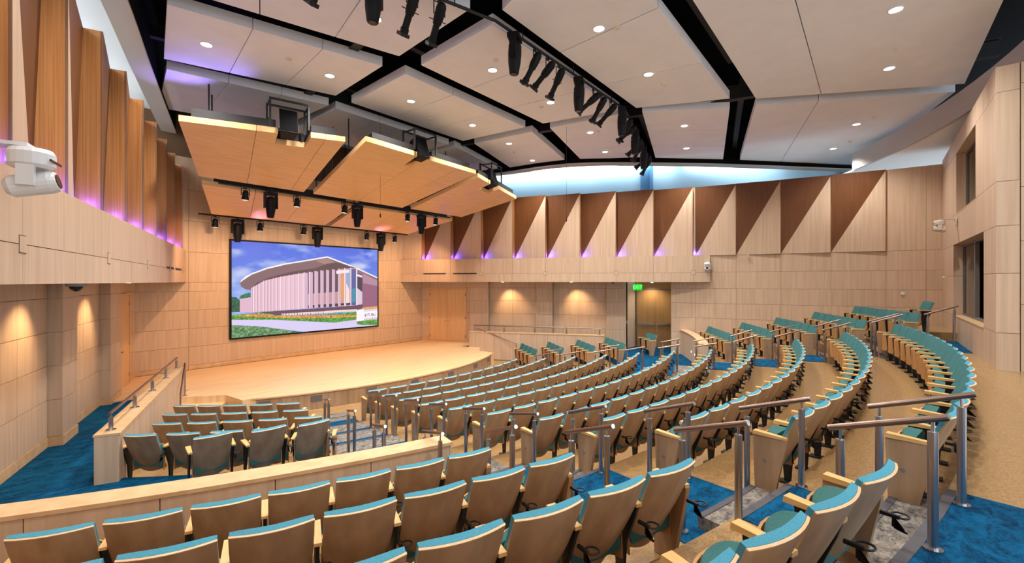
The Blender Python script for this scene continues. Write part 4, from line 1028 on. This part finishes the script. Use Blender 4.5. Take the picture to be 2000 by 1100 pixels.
# exit sign
t = thing('exit_sign', 'lit green exit sign hanging under the balcony in front of the exit doors', 'exit sign', P3(9.35, 13.1, -.36), R(-67.0)+math.pi*0)
MB().box(-.19, .19, -.02, .02, -.02, .24).obj('housing', 'exit_green', t)
def letters(txt, h, mat, parent, y, flip):
    cu = D.curves.new('sign_text', 'FONT'); cu.body = txt; cu.size = h; cu.align_x = 'CENTER'; cu.align_y = 'CENTER'; cu.extrude = .002
    cu.materials.append(MATS[mat]); tmp = D.objects.new('tmp_text', cu); COL.objects.link(tmp); bpy.context.view_layer.update()
    me = D.meshes.new_from_object(tmp.evaluated_get(bpy.context.evaluated_depsgraph_get())); D.objects.remove(tmp)
    if not me.materials: me.materials.append(MATS[mat])
    o = D.objects.new('sign_text', me); COL.objects.link(o); o.parent = parent; o['label'] = 'bright green lettering reading EXIT'
    o.location = (0, y, .11); o.rotation_euler = (R(90), 0, 0 if not flip else math.pi)
for y, fl in ((-.024, False), (.024, True)): letters('EXIT', .20, 'exit_pale', t, y, fl)
MB().box(-.03, .03, -.012, .012, .24, .33).obj('mount', 'plastic_white', t)
# wall plates
put('wall_switch', mesh('wall_switch', *_bx(.08, .012, .12), 'plastic_white'), None, P3(9.72, 12.46, -1.9), R(90), 'small white switch plate on the return beside the exit doors', 'switch')
o = put('wall_outlet', mesh('wall_outlet', *_bx(.10, -.012, .10), 'plastic_white'), None, P3(10.72, 21.9, -.45), math.atan2(-1, .09), 'small white plate on the maple wall above the last rows', 'outlet')
# monitor in the booth window
t = thing('desk_monitor', 'dark monitor seen tilted in the open booth window', 'monitor', P3(4.75, 23.45, -.90), R(150))
M = Matrix.Rotation(R(-25), 4, 'X'); b = MB(); b.box(-.26, .26, -.02, .02, .08, .44, M); b.obj('panel', 'plastic_dark', t)
b = MB(); b.box(-.26, .26, .02, .03, .08, .44, M); b.obj('rear_shell', 'grey_metal', t)
MB().box(-.12, .12, -.1, .1, 0, .02).obj('stand', 'fixture_black', t)
MB().box(4.0, 8.0, -24.6, -23.3, EYE-1.0, EYE-.93).obj('booth_desk', 'booth_dark', label='dark desk behind the open booth window', cat='desk')
# wall-wash lamps under the balconies
for s in (-1, 1):
    for a in (7.5, 10.5):
        t = thing('wall_washer', 'small recessed lamp under the balcony washing the %s recess of the %s' % ('nearer' if a < 9 else 'farther', WHERE[s]), 'downlight', P3(s*(wall_lat(a)-.80), a, -.03), group='under-balcony lamps')
        MB().lathe([(.05, -.005), (.05, .005)], 14).obj('lens', 'lamp_white', t)
        lt = D.lights.new('wall_wash', 'SPOT'); lt.energy = 120; lt.spot_size = R(80); lt.spot_blend = .9; lt.color = (1, .66, .34); lt.shadow_soft_size = .04
        lo = D.objects.new('wall_wash_lamp', lt); COL.objects.link(lo); lo.parent = t; lo.location = (0, 0, -.03); lo.rotation_euler = (0, s*R(-30), 0)
bpy.context.view_layer.update()
